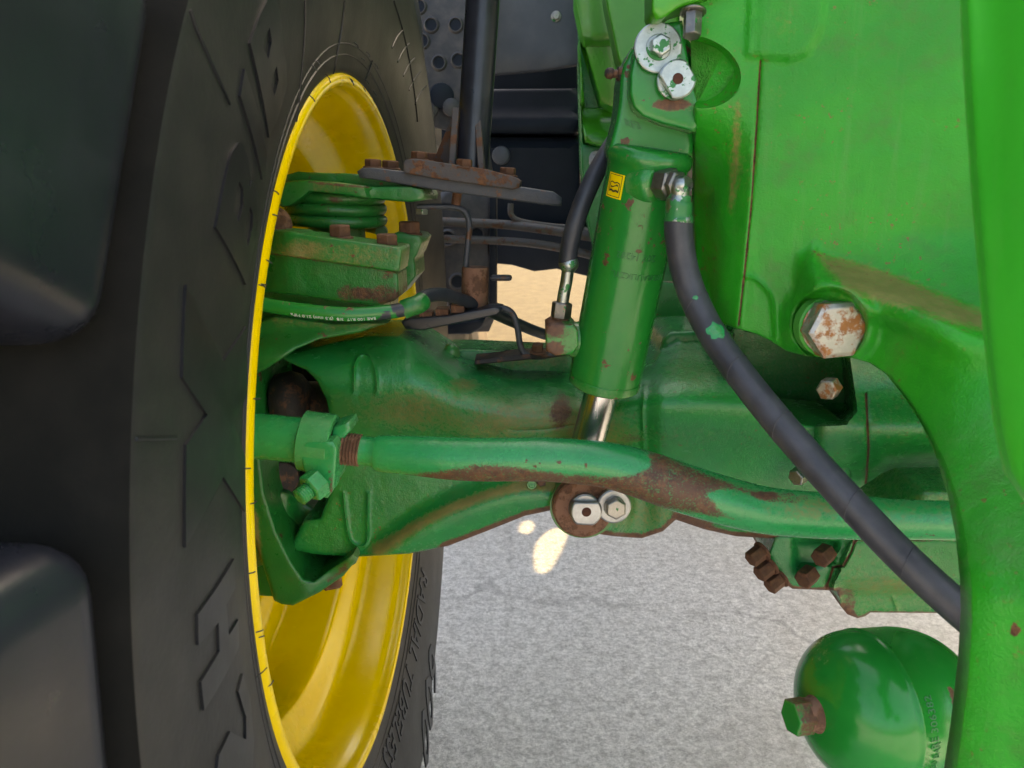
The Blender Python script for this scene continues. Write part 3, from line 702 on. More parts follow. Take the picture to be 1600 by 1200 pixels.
relief('arm_top', [(444, 274), (466, 268), (480, 270), (545, 271), (600, 279), (645, 292), (575, 293), (470, 284), (446, 286)], -.04, .08, M['knuckle'], pv, 8, 3, rust=lambda q: .45 * blob(q, (520, 277), (50, 7)))
bolt(P(405, 332, -.11), (.4, -.9, 0), .024, .012, M['rust'], pv, .018, .006)
bolt(P(425, 352, -.10), (.4, -.9, .2), .026, .012, M['rust'], pv, .02, .006)

# ------------------------------------------------------------------ fender support
fs = thing('fender_support', 'black tubular fender post on a rusty bolted flange and dark plate', 'fender support', P(735, 300, -.02))
relief('base_plate', [(558, 268), (566, 262), (585, 262), (660, 272), (820, 293), (866, 300), (878, 309), (877, 322), (862, 321), (700, 300), (580, 280), (562, 278)], -.058, .085, M['plate'], fs, 8, 3, rust=None)
relief('flange', [(630, 256), (634, 249), (650, 248), (760, 264), (806, 277), (813, 283), (811, 293), (800, 296), (700, 282), (634, 271), (630, 266)], -.066, .10, M['rustflange'], fs, 8, 3)
for x, y, Y in ((655, 250, -.045), (725, 262, -.058), (793, 275, -.045), (583, 262, -.035), (610, 264, -.02), (672, 252, .01)):
    s = dep(x, y, Y) / FPX
    bolt(P(x, y + 1, Y), (.06, 0, 1), 23 * s, 11 * s, M['rustbolt'], fs, 16 * s, .002, .9)
top = P(757, -40, -.0); bot = P(737, 268, -.018); dv = top - bot
tube('post', [bot, bot + dv * .5, bot + dv, bot + dv * 1.9], mm(26, 740, 150, -.01), M['black'], fs, 3, 32, px=False)
def plate3(name, pts, th, mat, parent, bevel=.0012):
    pts = np.array(pts, float); n = np.cross(pts[1] - pts[0], pts[2] - pts[0]); n /= np.linalg.norm(n); m = len(pts)
    V = np.vstack([pts - n * th / 2, pts + n * th / 2]); F = [tuple(range(m))[::-1], tuple(range(m, 2 * m))] + [(i, (i + 1) % m, m + (i + 1) % m, m + i) for i in range(m)]
    o = mk(name, V, F, mat, parent, 30, bevel=bevel); bm = bmesh.new(); bm.from_mesh(o.data); bmesh.ops.recalc_face_normals(bm, faces=bm.faces); bm.to_mesh(o.data); bm.free(); return o
for a, b_, c, Y in (((676, 258), (715, 166), (718, 262), .005), ((705, 262), (712, 168), (726, 264), -.048), ((752, 268), (745, 170), (734, 266), -.048), ((768, 270), (752, 172), (748, 268), .0)):
    if abs(Y) < .02:
        plate3('gusset', [P(*a, Y), P(*b_, Y - .015), P(*c, Y - .015)], .007, M['rustflange'], fs)
    else:
        p0 = P(*a, Y); p1 = P(*b_, Y + .022)
        plate3('gusset', [p0, p0 + np.array([0, .03, 0]), p1 + np.array([0, .006, 0]), p1], .007, M['rustflange'], fs)
# the fender itself, above the frame
th = np.radians(np.linspace(52, 118, 24)); V = []; F = []
for xx, rr in ((-.54, .79), (-.54, .83), (-.25, .85), (.04, .83), (.04, .79)):
    V += [(xx, -rr * math.cos(a), WZ + rr * math.sin(a)) for a in th]
for i in range(4):
    for k in range(23): F.append((i * 24 + k, i * 24 + k + 1, (i + 1) * 24 + k + 1, (i + 1) * 24 + k))
o = mk('fender', V, F, M['plastic_dark'], fs, 40); sm_ = o.modifiers.new('s', 'SOLIDIFY'); sm_.thickness = .006

# ------------------------------------------------------------------ steering sensor linkage
sn = thing('sensor_linkage', 'rusty cylinder on a bent strap and black slotted lever above the axle', 'linkage', P(740, 500, 0))
w = mm(6, 700, 330, 0)
tube('strap', [(652, 324, -.03), (680, 323, -.03), (712, 324, -.03), (727, 332, -.03), (733, 350, -.03), (731, 380, -.03), (727, 420, -.03)], w, M['plate'], sn, 6, 12, flat=(1.0, .8))
bolt(P(659, 326, -.03), (0, 0, -1), mm(17, 659, 330, 0), mm(9, 659, 330, 0), M['smallhex'], sn)
tube('strap_pin', [(712, 320, -.03), (714, 305, -.03), (715, 295, -.03)], mm(7, 712, 310, 0), M['rust'], sn, 2, 14)
s = dep(741, 450, -.03) / FPX
lathe('sensor_body', P(742, 487, -.03), (.02, 0, 1), [(0, 20 * s), (.0012, 21 * s), (68 * s, 21 * s), (70 * s, 20 * s)], M['rust'], sn, 36)
box('sensor_tab', P(783, 434, -.03), (34 * s, .012, 9 * s), M['plate'], sn)
relief('slotted_lever', [(627, 503), (640, 498), (700, 493), (772, 480), (785, 483), (776, 492), (740, 500), (690, 510), (660, 516), (634, 514)], -.065, .035, M['black'], sn, 8, 2)
for x, y in ((667, 491), (692, 486), (716, 480)):
    box('lever_block', P(x, y + 1, -.05), (20 * s, .02, 13 * s), M['rust'], sn, bevel=.001)
tube('bent_rod', [(765, 482, -.05), (788, 482, -.05), (802, 492, -.05), (809, 515, -.05), (813, 540, -.05), (822, 554, -.05), (845, 557, -.05), (885, 549, -.05)], mm(5, 800, 510, -.05), M['plate'], sn, 6, 12)
plate3('rusted_strip', [P(742, 566, -.060), P(840, 556, -.055), P(885, 552, -.05), P(885, 546, .0), P(820, 548, .0), P(745, 555, .0)], .006, M['darkrust'], sn)

# ------------------------------------------------------------------ suspension cylinder
sc_ = thing('suspension_cylinder', 'green hydraulic suspension cylinder with yellow sticker and chrome rod', 'cylinder', P(910, 790, -.15))
cb, ct = P(943, 601, -.150), P(1018, 226, -.185)
cax = ct - cb; CL = np.linalg.norm(cax); ca = cax / CL; R0 = mm(55.5, 943, 600, -.15)
def along(o, prof, **k): return lathe(o, cb, ca, prof, M['cyl'], sc_, 64, **k)
barrel = along('barrel', [(0, R0 * .90), (0, R0 * .95), (.002, R0), (.0095, R0), (.0100, R0 * .985), (.0108, R0 * .985), (.0113, R0 * 1.0), (CL * .90, R0), (CL * .925, R0 * 1.02), (CL * .935, R0 * 1.075), (CL * .955, R0 * 1.085), (CL * .972, R0 * 1.06), (CL * .985, R0 * .99), (CL * .992, R0 * .93), (CL * .994, R0 * .3)],
    rust=lambda q: .5 * line(q, [(1000, 345), (993, 390)], 2.2) + .8 * blob(q, (957, 407), (7, 4)) + .7 * blob(q, (969, 391), (4, 3)) + .7 * blob(q, (961, 381), (3, 5)) + .75 * blob(q, (975, 351), (5, 3)) + .7 * blob(q, (955, 333), (4, 3)) + .8 * blob(q, (967, 458), (4, 4)) + .7 * blob(q, (982, 462), (2.5, 2.5)) + .7 * blob(q, (935, 517), (4, 4)) + .6 * blob(q, (942, 468), (3, 3)) + .5 * blob(q, (1022, 345), (14, 6)))
rl = P(915, 705, -.150); ra = (rl - cb) / np.linalg.norm(rl - cb)
lathe('rod', cb - ca * .0 - np.array(ra) * .01, ra, [(0, mm(26.5, 930, 650, -.15)), (.098, mm(26.5, 930, 650, -.15))], M['chrome'], sc_, 48)
lathe('rod_eye', P(912, 792, -.136), (0, 1, 0), [(0, .036), (.05, .036)], M['cyl'], sc_, 32)
head = relief('rod_head', [(951, 232), (956, 214), (963, 186), (967, 158), (969, 125), (974, 100), (986, 76), (1004, 57), (1030, 44), (1062, 46), (1082, 70), (1092, 120), (1092, 190), (1086, 215), (1081, 248), (1040, 252), (955, 246)], -.196, .055, M['cyl'], sc_, 7, 9)
head.name = 'eye_head'
def stamp(s, size, o, x, y, mat, parent, name, ext=.0006):
    V, F = text_mesh(s, size, ext); o, x, y = np.array(o), np.array(x), np.array(y); x = x / np.linalg.norm(x); y = y / np.linalg.norm(y)
    z = np.cross(x, y); W = o + V[:, :1] * x + V[:, 1:2] * y + V[:, 2:] * z
    return mk(name, W, F, mat, parent, 0)
p0, p1, p2 = P(989, 194, -.196), P(1009, 199, -.196), P(986, 184, -.196)
stamp('RF3', mm(17, 988, 195, -.196), P(989, 195, -.1965), p1 - p0, -(p0 - p2) + 0, M['stampgreen'], sc_, 'stamped_text')
lathe('grease_nipple', P(972, 116, -.185), (-1, -.15, .05), [(0, .006), (.004, .006), (.0045, .0035), (.008, .0035), (.009, .0048), (.013, .0045), (.015, .0025), (.015, 0)], M['darkrust'], sc_, 16)
# on-barrel patches: angle measured round the axis, height along it
bx_ = np.cross(ca, [0, 1, 0]); bx_ /= np.linalg.norm(bx_); by_ = np.cross(bx_, ca)
if by_[1] > 0: by_ = -by_
if bx_[0] < 0: bx_ = -bx_
def onb(u, h, off): # u: metres round the barrel from the camera-side generatrix, to the right
    a = np.asarray(u) / R0; return cb + ca * np.asarray(h)[:, None] + (R0 + np.asarray(off))[:, None] * (np.sin(a)[:, None] * bx_ + np.cos(a)[:, None] * by_)
def find(x, y):                                # the barrel point seen at a pixel
    best = None
    for a in np.linspace(-1.5, 1.5, 241):
        for h in np.linspace(0, CL, 200):
            pass
    U, H = np.meshgrid(np.linspace(-1.5, 1.5, 301) * R0, np.linspace(0, CL, 300)); q = proj(onb(U.ravel(), H.ravel(), np.zeros(U.size)))
    i = np.argmin(np.hypot(q[:, 0] - x, q[:, 1] - y)); return U.ravel()[i], H.ravel()[i]
def patch(name, u0, u1, h0, h1, off, mat, parent, nu=12, rnd=.0012):
    U, H = np.meshgrid(np.linspace(u0, u1, nu), np.linspace(h0, h1, 6)); V = onb(U.ravel(), H.ravel(), np.full(U.size, off))
    F = [(j * nu + i, j * nu + i + 1, (j + 1) * nu + i + 1, (j + 1) * nu + i) for j in range(5) for i in range(nu - 1)]
    return mk(name, V, F, mat, parent, 60)
u0, h1 = find(944, 263); u1, h0 = find(970, 313)
u0 = max(u0, -R0 * 1.15)
dec = patch('sticker', u0, u1, h0, h1, .00035, M['decal'], sc_)
du, dh = u1 - u0, h1 - h0
for a in ((.10, .90, .93, .955), (.10, .90, .06, .085), (.10, .13, .06, .955), (.87, .90, .06, .955)):
    patch('printed_frame', u0 + du * a[0], u0 + du * a[1], h0 + dh * a[2], h0 + dh * a[3], .0006, M['ink'], dec)
# open book with a spanner
def ink_line(pts, wd):
    pts = np.array(pts, float); L = []
    for a, b_ in zip(pts[:-1], pts[1:]):
        d = b_ - a; n = np.array([-d[1], d[0]]); n /= np.hypot(*n); L.append((np.array([a - n * wd, b_ - n * wd, b_ + n * wd, a + n * wd]), [(0, 1, 2, 3)]))
    V, F = join(*L); return onb(u0 + du * V[:, 0], h0 + dh * V[:, 1], np.full(len(V), .0007)), F
bk = [ink_line(p, .022) for p in ([(.22, .62), (.35, .66), (.5, .61), (.65, .66), (.8, .62), (.8, .30), (.65, .34), (.5, .29), (.35, .34), (.22, .30), (.22, .62)], [(.3, .42), (.45, .46), (.6, .52), (.72, .56)], [(.3, .48), (.4, .44)], [(.62, .56), (.72, .5)], [(.2, .26), (.35, .3), (.5, .25), (.65, .3), (.82, .26)])]
mk('printed_book', *join(*bk), M['ink'], dec, 0)
def bar_text(s, x, y, size, name):
    V, F = text_mesh(s, size, .0004); u, h = find(x, y)
    W = onb(u - V[:, 0], h - V[:, 1], .0002 + V[:, 2]); return mk(name, W, [f[::-1] for f in F], M['stampgreen'], sc_, 0)
bar_text('207 14282', 995, 402, .0085, 'stamped_text'); bar_text('HYDRAULIKZYL.', 1000, 434, .0075, 'stamped_text')
# upper port with elbow fitting
po = P(1030, 287, -.213); pa = Vector((.62, -.74, -.05)).normalized(); pan = np.array(pa)
lathe('port_boss', po - pan * .020, pa, [(0, .0205), (.008, .0195), (.014, .0180), (.018, .0160), (.020, .0135), (.020, 0)], M['cyl'], sc_, 32, sm=60)
# lower port block
pb = P(880, 527, -.15); s = dep(880, 527, -.15) / FPX
relief('port_block', [(852, 512), (862, 506), (896, 508), (903, 516), (904, 540), (894, 554), (868, 556), (853, 548)], -.178, .045, M['cyl'], sc_, 6, 3, rust=lambda q: .62 * blob(q, (866, 512), (12, 12), .7) + .62 * blob(q, (866, 545), (12, 9), .7) + .42 * np.ones(len(q)))
lathe('port_neck', P(893, 530, -.155), (1, 0, -.1), [(0, 27 * s), (.006, 29 * s), (.012, 27 * s), (.03, 22 * s)], M['cyl'], sc_, 32, sm=60, rust=lambda q: .4 * np.ones(len(q)))

# ------------------------------------------------------------------ hoses
hs_ = thing('suspension_hose', 'thick grey rubber hose curving from the cylinder to lower right', 'hose', P(1200, 640, -.3))
nb = po + pan * .002
bolt(nb, pa, .024, .014, M['fit'], hs_, 0, name='nut'); bolt(nb + pan * .014, pa, .021, .006, M['fit'], hs_, 0, name='nut', turn=.0)
e0 = nb + pan * .018; e1 = P(1062, 300, -.232)
tube('elbow', [e0, e0 + pan * .007, P(1061, 291, -.232), e1, P(1062, 312, -.231)], .0078, M['tubeend'], hs_, 6, 18, px=False)
tube('ferrule', [(1063, 305, -.231), (1062, 313, -.231), (1061, 316, -.231), (1060, 338, -.231), (1060, 341, -.231), (1060, 346, -.231), (1059, 349, -.231)], [.0090, .0096, .0110, .0112, .0122, .0122, .0104], M['ferrule'], hs_, 3, 28)
HP = [(1060, 344, -.231), (1061, 370, -.232), (1069, 420, -.235), (1086, 470, -.243), (1118, 530, -.262), (1166, 597, -.290), (1232, 678, -.325), (1312, 767, -.360), (1400, 860, -.390), (1480, 935, -.412), (1570, 1012, -.430)]
hp = tube('hose_body', HP, .0120, M['hose'], hs_, 8, 28)
for k in (25, 38, 47, 58, 66):                              # wrap seams moulded into the cover
    s_ = spl(np.array([P(*q) for q in HP]), 8); T, N, B = frames(s_); c = s_[k]
    a = np.linspace(0, 2 * np.pi, 40); R_ = .01205
    V, F = sweep(c + R_ * (np.cos(a)[:, None] * N[k] + np.sin(a)[:, None] * B[k]) + T[k] * (.006 * np.sin(a))[:, None], .00035, 5); mk('wrap_seam', V, F, M['hose'], hs_, 60)
for (x, y, r) in ((1122, 521, .0075), (1089, 470, .0022), (1131, 530, .003)):       # flakes of green overspray on the hose cover
    s_ = spl(np.array([P(*q) for q in HP]), 12); T, N, B = frames(s_); q = proj(s_); i = int(np.argmin(np.hypot(q[:, 0] - x, q[:, 1] - y)))
    c = s_[i]; v = CN - c; v -= T[i] * (v @ T[i]); v /= np.linalg.norm(v); sd_ = np.cross(T[i], v); n = 18; V = [c + v * .01295]; off = float(np.dot(P(x, y, c[1]) - c, sd_))
    V = [];
    for ring_ in (0, .5, 1):
        for k in range(n):
            rr = r * ring_ * (1 + RNG.uniform(-.28, .22) * (ring_ > .9)); aa = 2 * math.pi * k / n
            w_ = off + rr * math.cos(aa); V.append(c + T[i] * rr * math.sin(aa) * .9 + .01222 * (v * math.cos(w_ / .0122) + sd_ * math.sin(w_ / .0122)))
    F = [(a * n + k, a * n + (k + 1) % n, (a + 1) * n + (k + 1) % n, (a + 1) * n + k) for a in range(2) for k in range(n)]
    mk('paint_flake', V, F, M['tie'], hs_, 60)
h2 = thing('return_hose', 'thin black hose with crimped steel end left of the cylinder', 'hose', P(880, 500, -.15))
tube('hose_body', [(887, 412, -.15), (890, 385, -.15), (900, 345, -.15), (917, 300, -.145), (938, 258, -.135), (965, 215, -.12), (1000, 170, -.10)], mm(14.5, 900, 350, -.15), M['hose_dark'], h2, 8, 22)
tube('ferrule', [(887, 424, -.15), (888, 416, -.15), (889, 410, -.15), (889, 404, -.15)], [s * 10, s * 15, s * 15, s * 13], M['tubeend'], h2, 4, 22)
tube('pipe_end', [(878, 480, -.15), (881, 460, -.15), (885, 440, -.15), (888, 418, -.15)], s * 9.5, M['tubeend'], h2, 4, 18)
bolt(P(876, 496, -.15), P(879, 470, -.15) - P(876, 496, -.15), s * 28, s * 24, M['fit'], h2, 0, name='nut')
tube('stud', [(875, 516, -.15), (876, 494, -.15)], s * 13, M['rust'], h2, 1, 18)
h3 = thing('steering_hose', 'green overpainted steering hose with white print under the knuckle', 'hose', P(640, 480, -.15))
H3 = [(385, 470, -.19), (430, 479, -.185), (490, 487, -.18), (550, 491, -.175), (610, 487, -.165), (645, 479, -.155)]
tube('painted_length', H3[:5] + [(625, 484, -.160)], mm(11.5, 560, 490, -.17), M['cyl'], h3, 6, 20)
tube('hose_body', [(575, 490, -.171), (610, 487, -.165), (645, 479, -.155), (664, 464, -.135), (690, 460, -.10), (720, 468, -.06), (760, 484, -.02), (800, 502, .03), (850, 522, .08), (900, 530, .12)], mm(11.2, 640, 480, -.15), M['hose_dark'], h3, 6, 20)
tube('hose_clamp', [(630, 484, -.158), (640, 480, -.157), (652, 476, -.154), (660, 471, -.147)], mm(15, 640, 480, -.155), M['knuckle'], h3, 4, 24)
Vt, Ft = text_mesh('SAE 100 R17  3/8  (9.5 mm) 21.0 MPa', mm(8.5, 520, 490, -.18), .0002)
hp3 = spl(np.array([P(*q) for q in H3]), 20); hpx = proj(hp3); r3 = mm(11.8, 560, 490, -.17)
arc = np.concatenate([[0], np.cumsum(np.linalg.norm(np.diff(hp3, axis=0), axis=1))])
sx = arc[-1] * .52 - (Vt[:, 0] * 1.0); W = []
for q, v in zip(sx, Vt):
    c = np.array([np.interp(q, arc, hp3[:, i]) for i in range(3)]); a = math.radians(-34) - v[1] / r3
    W.append(c + (r3 + v[2]) * np.array([0, -math.cos(a), math.sin(a)]))
mk('printed_text', W, [f[::-1] for f in Ft], M['whiteink'], h3, 0)

# ------------------------------------------------------------------ tie rod
tr = thing('tie_rod', 'bent green steering tie rod with rusted underside and threaded clamp end', 'tie rod', P(800, 720, -.21))
TP = [(588, 708), (600, 709), (650, 712), (700, 716), (750, 718), (800, 718), (850, 718), (900, 721), (950, 727), (1000, 740), (1050, 757), (1100, 773), (1150, 787), (1200, 798), (1250, 803), (1300, 806), (1350, 809), (1420, 812), (1560, 814)]
TR = [27, 29, 31, 33, 34, 34, 34.5, 35, 36, 38, 39, 38.5, 38, 37, 36.5, 36, 34, 31, 31]
TY = np.interp([q[0] for q in TP], [588, 900, 1200, 1560], [-.215, -.225, -.255, -.28])
RP = [(600, 744), (640, 737), (700, 730), (740, 722), (800, 724), (850, 733), (900, 737), (950, 740), (985, 739), (1012, 728), (1010, 712), (992, 700), (1030, 702), (1090, 730), (1160, 757), (1210, 772), (1190, 778), (1130, 768), (1110, 772), (1128, 795), (1165, 815), (1120, 812), (1040, 800), (960, 790), (850, 780), (700, 780), (610, 760)]
def tie_rust(q): return np.clip(.62 * pmask(q, RP, 11) + .72 * blob(q, (874, 722), (5, 5)) + .7 * blob(q, (915, 727), (4, 4)) + .5 * blob(q, (1230, 778), (50, 12)), 0, 1)
tube('rod', [(x, y, Y) for (x, y), Y in zip(TP, TY)], [mm(r, x, y, Y) for r, (x, y), Y in zip(TR, TP, TY)], M['tie'], tr, 10, 44, rust=tie_rust, dust=lambda q: .35 * blob(q, (1150, 750), (60, 30)) + .45 * blob(q, (1240, 790), (60, 25)) + .4 * blob(q, (1400, 800), (140, 26)), sm=60)
s = dep(560, 702, -.215) / FPX
tube('neck', [(563, 704, -.215), (580, 706, -.215), (596, 708, -.215)], [23 * s, 23 * s, 26 * s], M['tie'], tr, 2, 32)
tp = []; 
for i in range(41): tp.append((515 + i * 1.25, 698.5 + i * .14, -.215))
tube('thread', tp, [s * (24 + (1.6 if i % 4 in (1, 2) else -1.2)) for i in range(41)], M['rust'], tr, 1, 32, sm=20)
tube('socket_tube', [(330, 672, -.215), (380, 679, -.215), (470, 688, -.215), (505, 693, -.215)], mm(36, 440, 685, -.215), M['tie'], tr, 4, 36, rust=lambda q: .6 * line(q, [(458, 713), (470, 714)], 3))
# clamp: split collar with two ears and a through bolt
d_ = P(520, 694, -.215) - P(470, 687, -.215); d_ /= np.linalg.norm(d_)
c0 = P(473, 688, -.215)
lathe('clamp_collar', c0, d_, [(0, .0268), (.001, .0285), (.028, .0285), (.0295, .027), (.0295, .0215), (.004, .0215)], M['tie'], tr, 40)
relief('clamp_ear', [(472, 690), (520, 690), (527, 700), (524, 740), (522, 765), (512, 778), (498, 776), (490, 752), (476, 738), (470, 715)], -.243, .018, M['tie'], tr, 6, 4, rust=lambda q: .62 * line(q, [(516, 730), (518, 775)], 6))
relief('clamp_ear', [(520, 668), (545, 660), (549, 672), (533, 690), (531, 740), (528, 752), (520, 752), (516, 700)], -.222, .03, M['tie'], tr, 6, 3, rust=lambda q: .5 * line(q, [(528, 700), (526, 750)], 4))
ba = Vector((-.55, -.72, -.35)).normalized(); ban = np.array(ba)
bo = P(500, 751, -.246)
bolt(bo, ba, .024, .014, M['tie'], tr, .0, turn=.2, name='clamp_nut', rustv=.36)
tv = [bo + ban * (.012 + i * .0006) for i in range(24)]
tube('clamp_stud', tv, [.0074 + (.0006 if i % 4 in (1, 2) else -.0003) for i in range(22)] + [.0066, .0055], M['tie'], tr, 1, 20, px=False, sm=20)

# ------------------------------------------------------------------ front support frame
fr = thing('support_casting', 'bright green cast front support with large hex bolt filling the right side', 'frame', P(1400, 900, -.3))
FR = [(1072, -40), (1082, 40), (1086, 120), (1086, 206), (1084, 330), (1088, 420), (1104, 478), (1128, 505), (1152, 514), (1180, 521), (1205, 533), (1228, 548), (1262, 557), (1330, 559), (1362, 568), (1392, 588), (1420, 622), (1450, 668), (1476, 725), (1495, 785), (1508, 850), (1516, 920), (1517, 970), (1512, 1050), (1500, 1150), (1486, 1240), (1760, 1240), (1760, -40)]
LEDGE = np.array([(1272, 392), (1330, 408), (1400, 432), (1470, 462), (1560, 500)], float)
def frame_depth(q):
    x, y = q[:, 0], q[:, 1]
    Y = -.245 - .07 * np.clip((x - 1180) / 370, 0, 2) - .05 * sst(350, 560, y) * sst(1250, 1500, x)
    Y = Y - .135 * sst(560, 960, y) + .03 * 0
    # left flank turns away past the weld line
    seam = np.interp(y, [-40, 95, 300, 510, 600], [1192, 1187, 1175, 1155, 1150])
    f = np.clip((seam - x) / 95, 0, 1.3) * (.15 + .85 * sst(150, 300, y)); Y = Y + .060 * f + .03 * f * f
    # ledge and bolt boss
    led = np.interp(x, LEDGE[:, 0], LEDGE[:, 1]); m = sst(-6, 46, y - led) * sst(1238, 1276, x)
    m2 = sst(60, 95, y - led) * sst(1560, 1380, x)
    Y = Y - .040 * m + .016 * m2 * m
    Y = Y - .010 * sst(84, 60, np.hypot(x - 1296, y - 508)) * 1.0 + .012 * sst(60, 52, np.hypot(x - 1296, y - 508))
    # scoop beside the upper pin
    e = np.hypot((x - 1084) / 74, (y - 112 - (x - 1084) * .12) / 57); Y = Y + .032 * np.clip(1 - e ** 2.6, 0, 1)
    # shallow raised pad at the top
    Y = Y - .0035 * pmask(q, [(1172, -40), (1166, 88), (1235, 94), (1262, 84), (1285, 40), (1290, -40)], 5)
    Y = Y + .012 * pmask(q, [(1085, 300), (1110, 300), (1125, 400), (1110, 470), (1088, 430)], 14)
    return Y
def CIRC(x, y, r): return np.array([(x + r * math.cos(a), y + r * math.sin(a)) for a in np.linspace(0, 2 * math.pi, 60)])
def SCOOP(k): return np.array([(1084 + 74 * k * math.cos(a), 112 + 74 * k * math.cos(a) * .12 + 57 * k * math.sin(a)) for a in np.linspace(0, 2 * math.pi, 60)])
SEAM = [(1188, 95), (1182, 200), (1174, 320), (1164, 420), (1154, 508)]
fr_rust = lambda q: .85 * line(q, SEAM, 2.4) + .55 * blob(q, (1187, 254), (6, 4)) + .34 * blob(q, (1590, 980), (14, 30)) + .7 * blob(q, (1585, 985), (7, 9)) + .4 * blob(q, (1150, 250), (8, 60)) * 0 + .5 * blob(q, (1392, 820), (4, 4)) * 0
fr_dust = lambda q: np.clip(.95 * pmask(q, [(1275, 396), (1340, 408), (1440, 445), (1545, 490), (1545, 520), (1480, 505), (1400, 475), (1330, 450), (1290, 425)], 16) + .35 * blob(q, (1350, 470), (60, 40)) + .35 * line(q, SEAM, 9) + .5 * line(q, [(1153, 160), (1149, 250), (1141, 330)], 6) + .35 * blob(q, (1215, 150), (16, 26)) + .35 * blob(q, (1225, 40), (22, 30)) + .3 * blob(q, (1150, 250), (20, 90)), 0, 1)
casting = relief('casting', FR, frame_depth, .010, M['frame'], fr, 7, 4, [(SCOOP(1.0), 2.5, 0), (SCOOP(.88), 2.5, 0), (SCOOP(.70), 3, 0), (SCOOP(.5), 3, 0), (SCOOP(.3), 3, 0), (CIRC(1296, 508, 56), 2.5, 0), (CIRC(1296, 508, 72), 4, 0), (LEDGE + np.array([0, 8.]), 5, 0), (LEDGE + np.array([0, 34.]), 5, 0), (SEAM, 2.2, -.0022), (spl([(1165, 432), (1185, 440), (1203, 462), (1209, 500), (1212, 528)], 5), 3.0, .0022), (spl([(1272, 392), (1262, 430), (1246, 470), (1238, 505)], 5), 7, .004)], fr_rust, fr_dust, 60)
# upper ear carrying the cylinder pin
relief('clevis_ear', [(1066, 32), (1040, 36), (1010, 50), (992, 78), (985, 115), (984, 148), (990, 168), (1004, 182), (1034, 193), (1070, 202), (1086, 207), (1094, 190), (1092, 160), (1080, 120), (1070, 60)], -.222, .022, M['cyl'], fr, 6, 6, rust=lambda q: .66 * blob(q, (1052, 165), (32, 9), .6) + .3 * blob(q, (1045, 140), (40, 30)), dust=lambda q: .4 * blob(q, (1060, 165), (40, 12)))
Af = Vector((.10, -.99, .08)).normalized(); afn = np.array(Af)
wc = P(1027, 76, -.224)
V, F = prism_along(ngon(48, mm(37.5, 1027, 76, -.225)), wc, Af, .004, (0, 0, 1), .0006); mk('washer', V, F, M['zinc'], fr, 25)
bolt(wc + afn * .004, Af, mm(29, 1027, 76, -.23), .0085, M['zinc'], fr, mm(20, 1027, 76, -.23), .0012, .6)
wp = P(1054, 127, -.226); rp = mm(29, 1054, 127, -.226)
V, F = prism_along(ngon(48, rp), wp, Af, .004, (0, 0, 1), .0006); mk('pin', V, F, M['zinc'], fr, 25)
an = math.radians(212)
V, F = prism_along(flat_disc(rp, [(math.cos(an), math.sin(an), rp * .74), (-math.cos(an), -math.sin(an), rp * .86)]), wp + afn * .004, Af, .006, (0, 0, 1), .0008); mk('pin_head', V, F, M['zinc'], fr, 25)
lathe('pin_bore', wp + afn * .0098, Af, [(0, rp * .30), (.0008, rp * .27), (.0008, .0004)], M['hole'], fr, 20)
# large hex bolt with washer
bo = P(1292, 510, -.298); Ab = Vector((.06, -.995, .05)).normalized(); abn = np.array(Ab)
V, F = prism_along(ngon(48, mm(47, 1295, 508, -.3)), bo - abn * .008, Ab, .012, (0, 0, 1), .001); mk('bolt_washer', V, F, M['frame'], fr, 25, {'rust': np.zeros(len(V)), 'dust': np.zeros(len(V))})
bolt(bo + abn * .004, Ab, mm(84, 1300, 508, -.31), .019, M['bighex'], fr, mm(44, 1300, 508, -.31), .0015, .10, name='large_bolt')
# bolt and lip at the top edge
bolt(P(1083, 18, -.25), (-.05, -.30, -.95), .0125, .018, M['fit'], fr, .010, .002)
relief('engine_lip', [(1018, -60), (1018, 18), (1024, 30), (1034, 30), (1058, 14), (1095, 2), (1130, -12), (1300, -60)], lambda q: -.25 + .0 * q[:, 0], .04, M['panel'], fr, 10, 7)
sb = P(1568, 1190, -.50); lathe('drain_hole', sb, (-.1, -1, 0), [(0, .010), (.002, .0095), (.002, .006), (.0005, .0055), (.0005, 0)], M['darkrust'], fr, 20)
# close panel at the right edge
npn = thing('side_bracket', 'bright green upright bracket very close and blurred at the right edge', 'bracket', P(1650, 700, -.60))
relief('bracket_plate', [(1506, -60), (1516, 150), (1528, 330), (1546, 540), (1560, 660), (1576, 740), (1610, 790), (1680, 800), (1900, 800), (1900, -60)], lambda q: -.585 - .03 * sst(1500, 1650, q[:, 0]), .004, M['near'], npn, 22, 14)

# ------------------------------------------------------------------ the tractor's own bulk beyond the frame plus added blockers, which keep the axle in shade
tb = thing('tractor_body', 'green tractor hood and cab towering above and behind the axle', 'tractor', (.9, 1.6, 0))
box('engine_block', (.95, .775, 1.0), (.72, .95, .75), M['plastic_dark'], tb, bevel=.03)
box('hood', (1.16, .45, 1.75), (1.3, 2.1, .85), M['panel'], tb, bevel=.08)
def gpt(x, y):
    d = FW + (x - 800) / FPX * RT - (y - 600) / FPX * UP; return CN - d * CN[2] / d[2]
SHADE_Z = 1.62; shf = np.array(sd)[:2] / sd.z * SHADE_Z
holes = [spl([gpt(x, y)[:2] + shf for x, y in pts], 4, True) for pts in ([(835, 880), (838, 850), (860, 828), (884, 826), (885, 840), (872, 870), (855, 894), (840, 893)], [(812, 830), (815, 817), (828, 814), (834, 822), (826, 834)])]  # openings made up so two sun patches land on the ground
V2, F2 = cdt(np.array([(.12, 1.42), (2.7, 1.42), (2.7, 3.45), (.12, 3.45)]), np.zeros((0, 2)), [h[::-1] for h in holes])
mk('shade_sheet', np.hstack([V2, np.full((len(V2), 1), SHADE_Z)]), F2, M['plastic_dark'], tb, 0)  # sheet added out of view to shade the ground
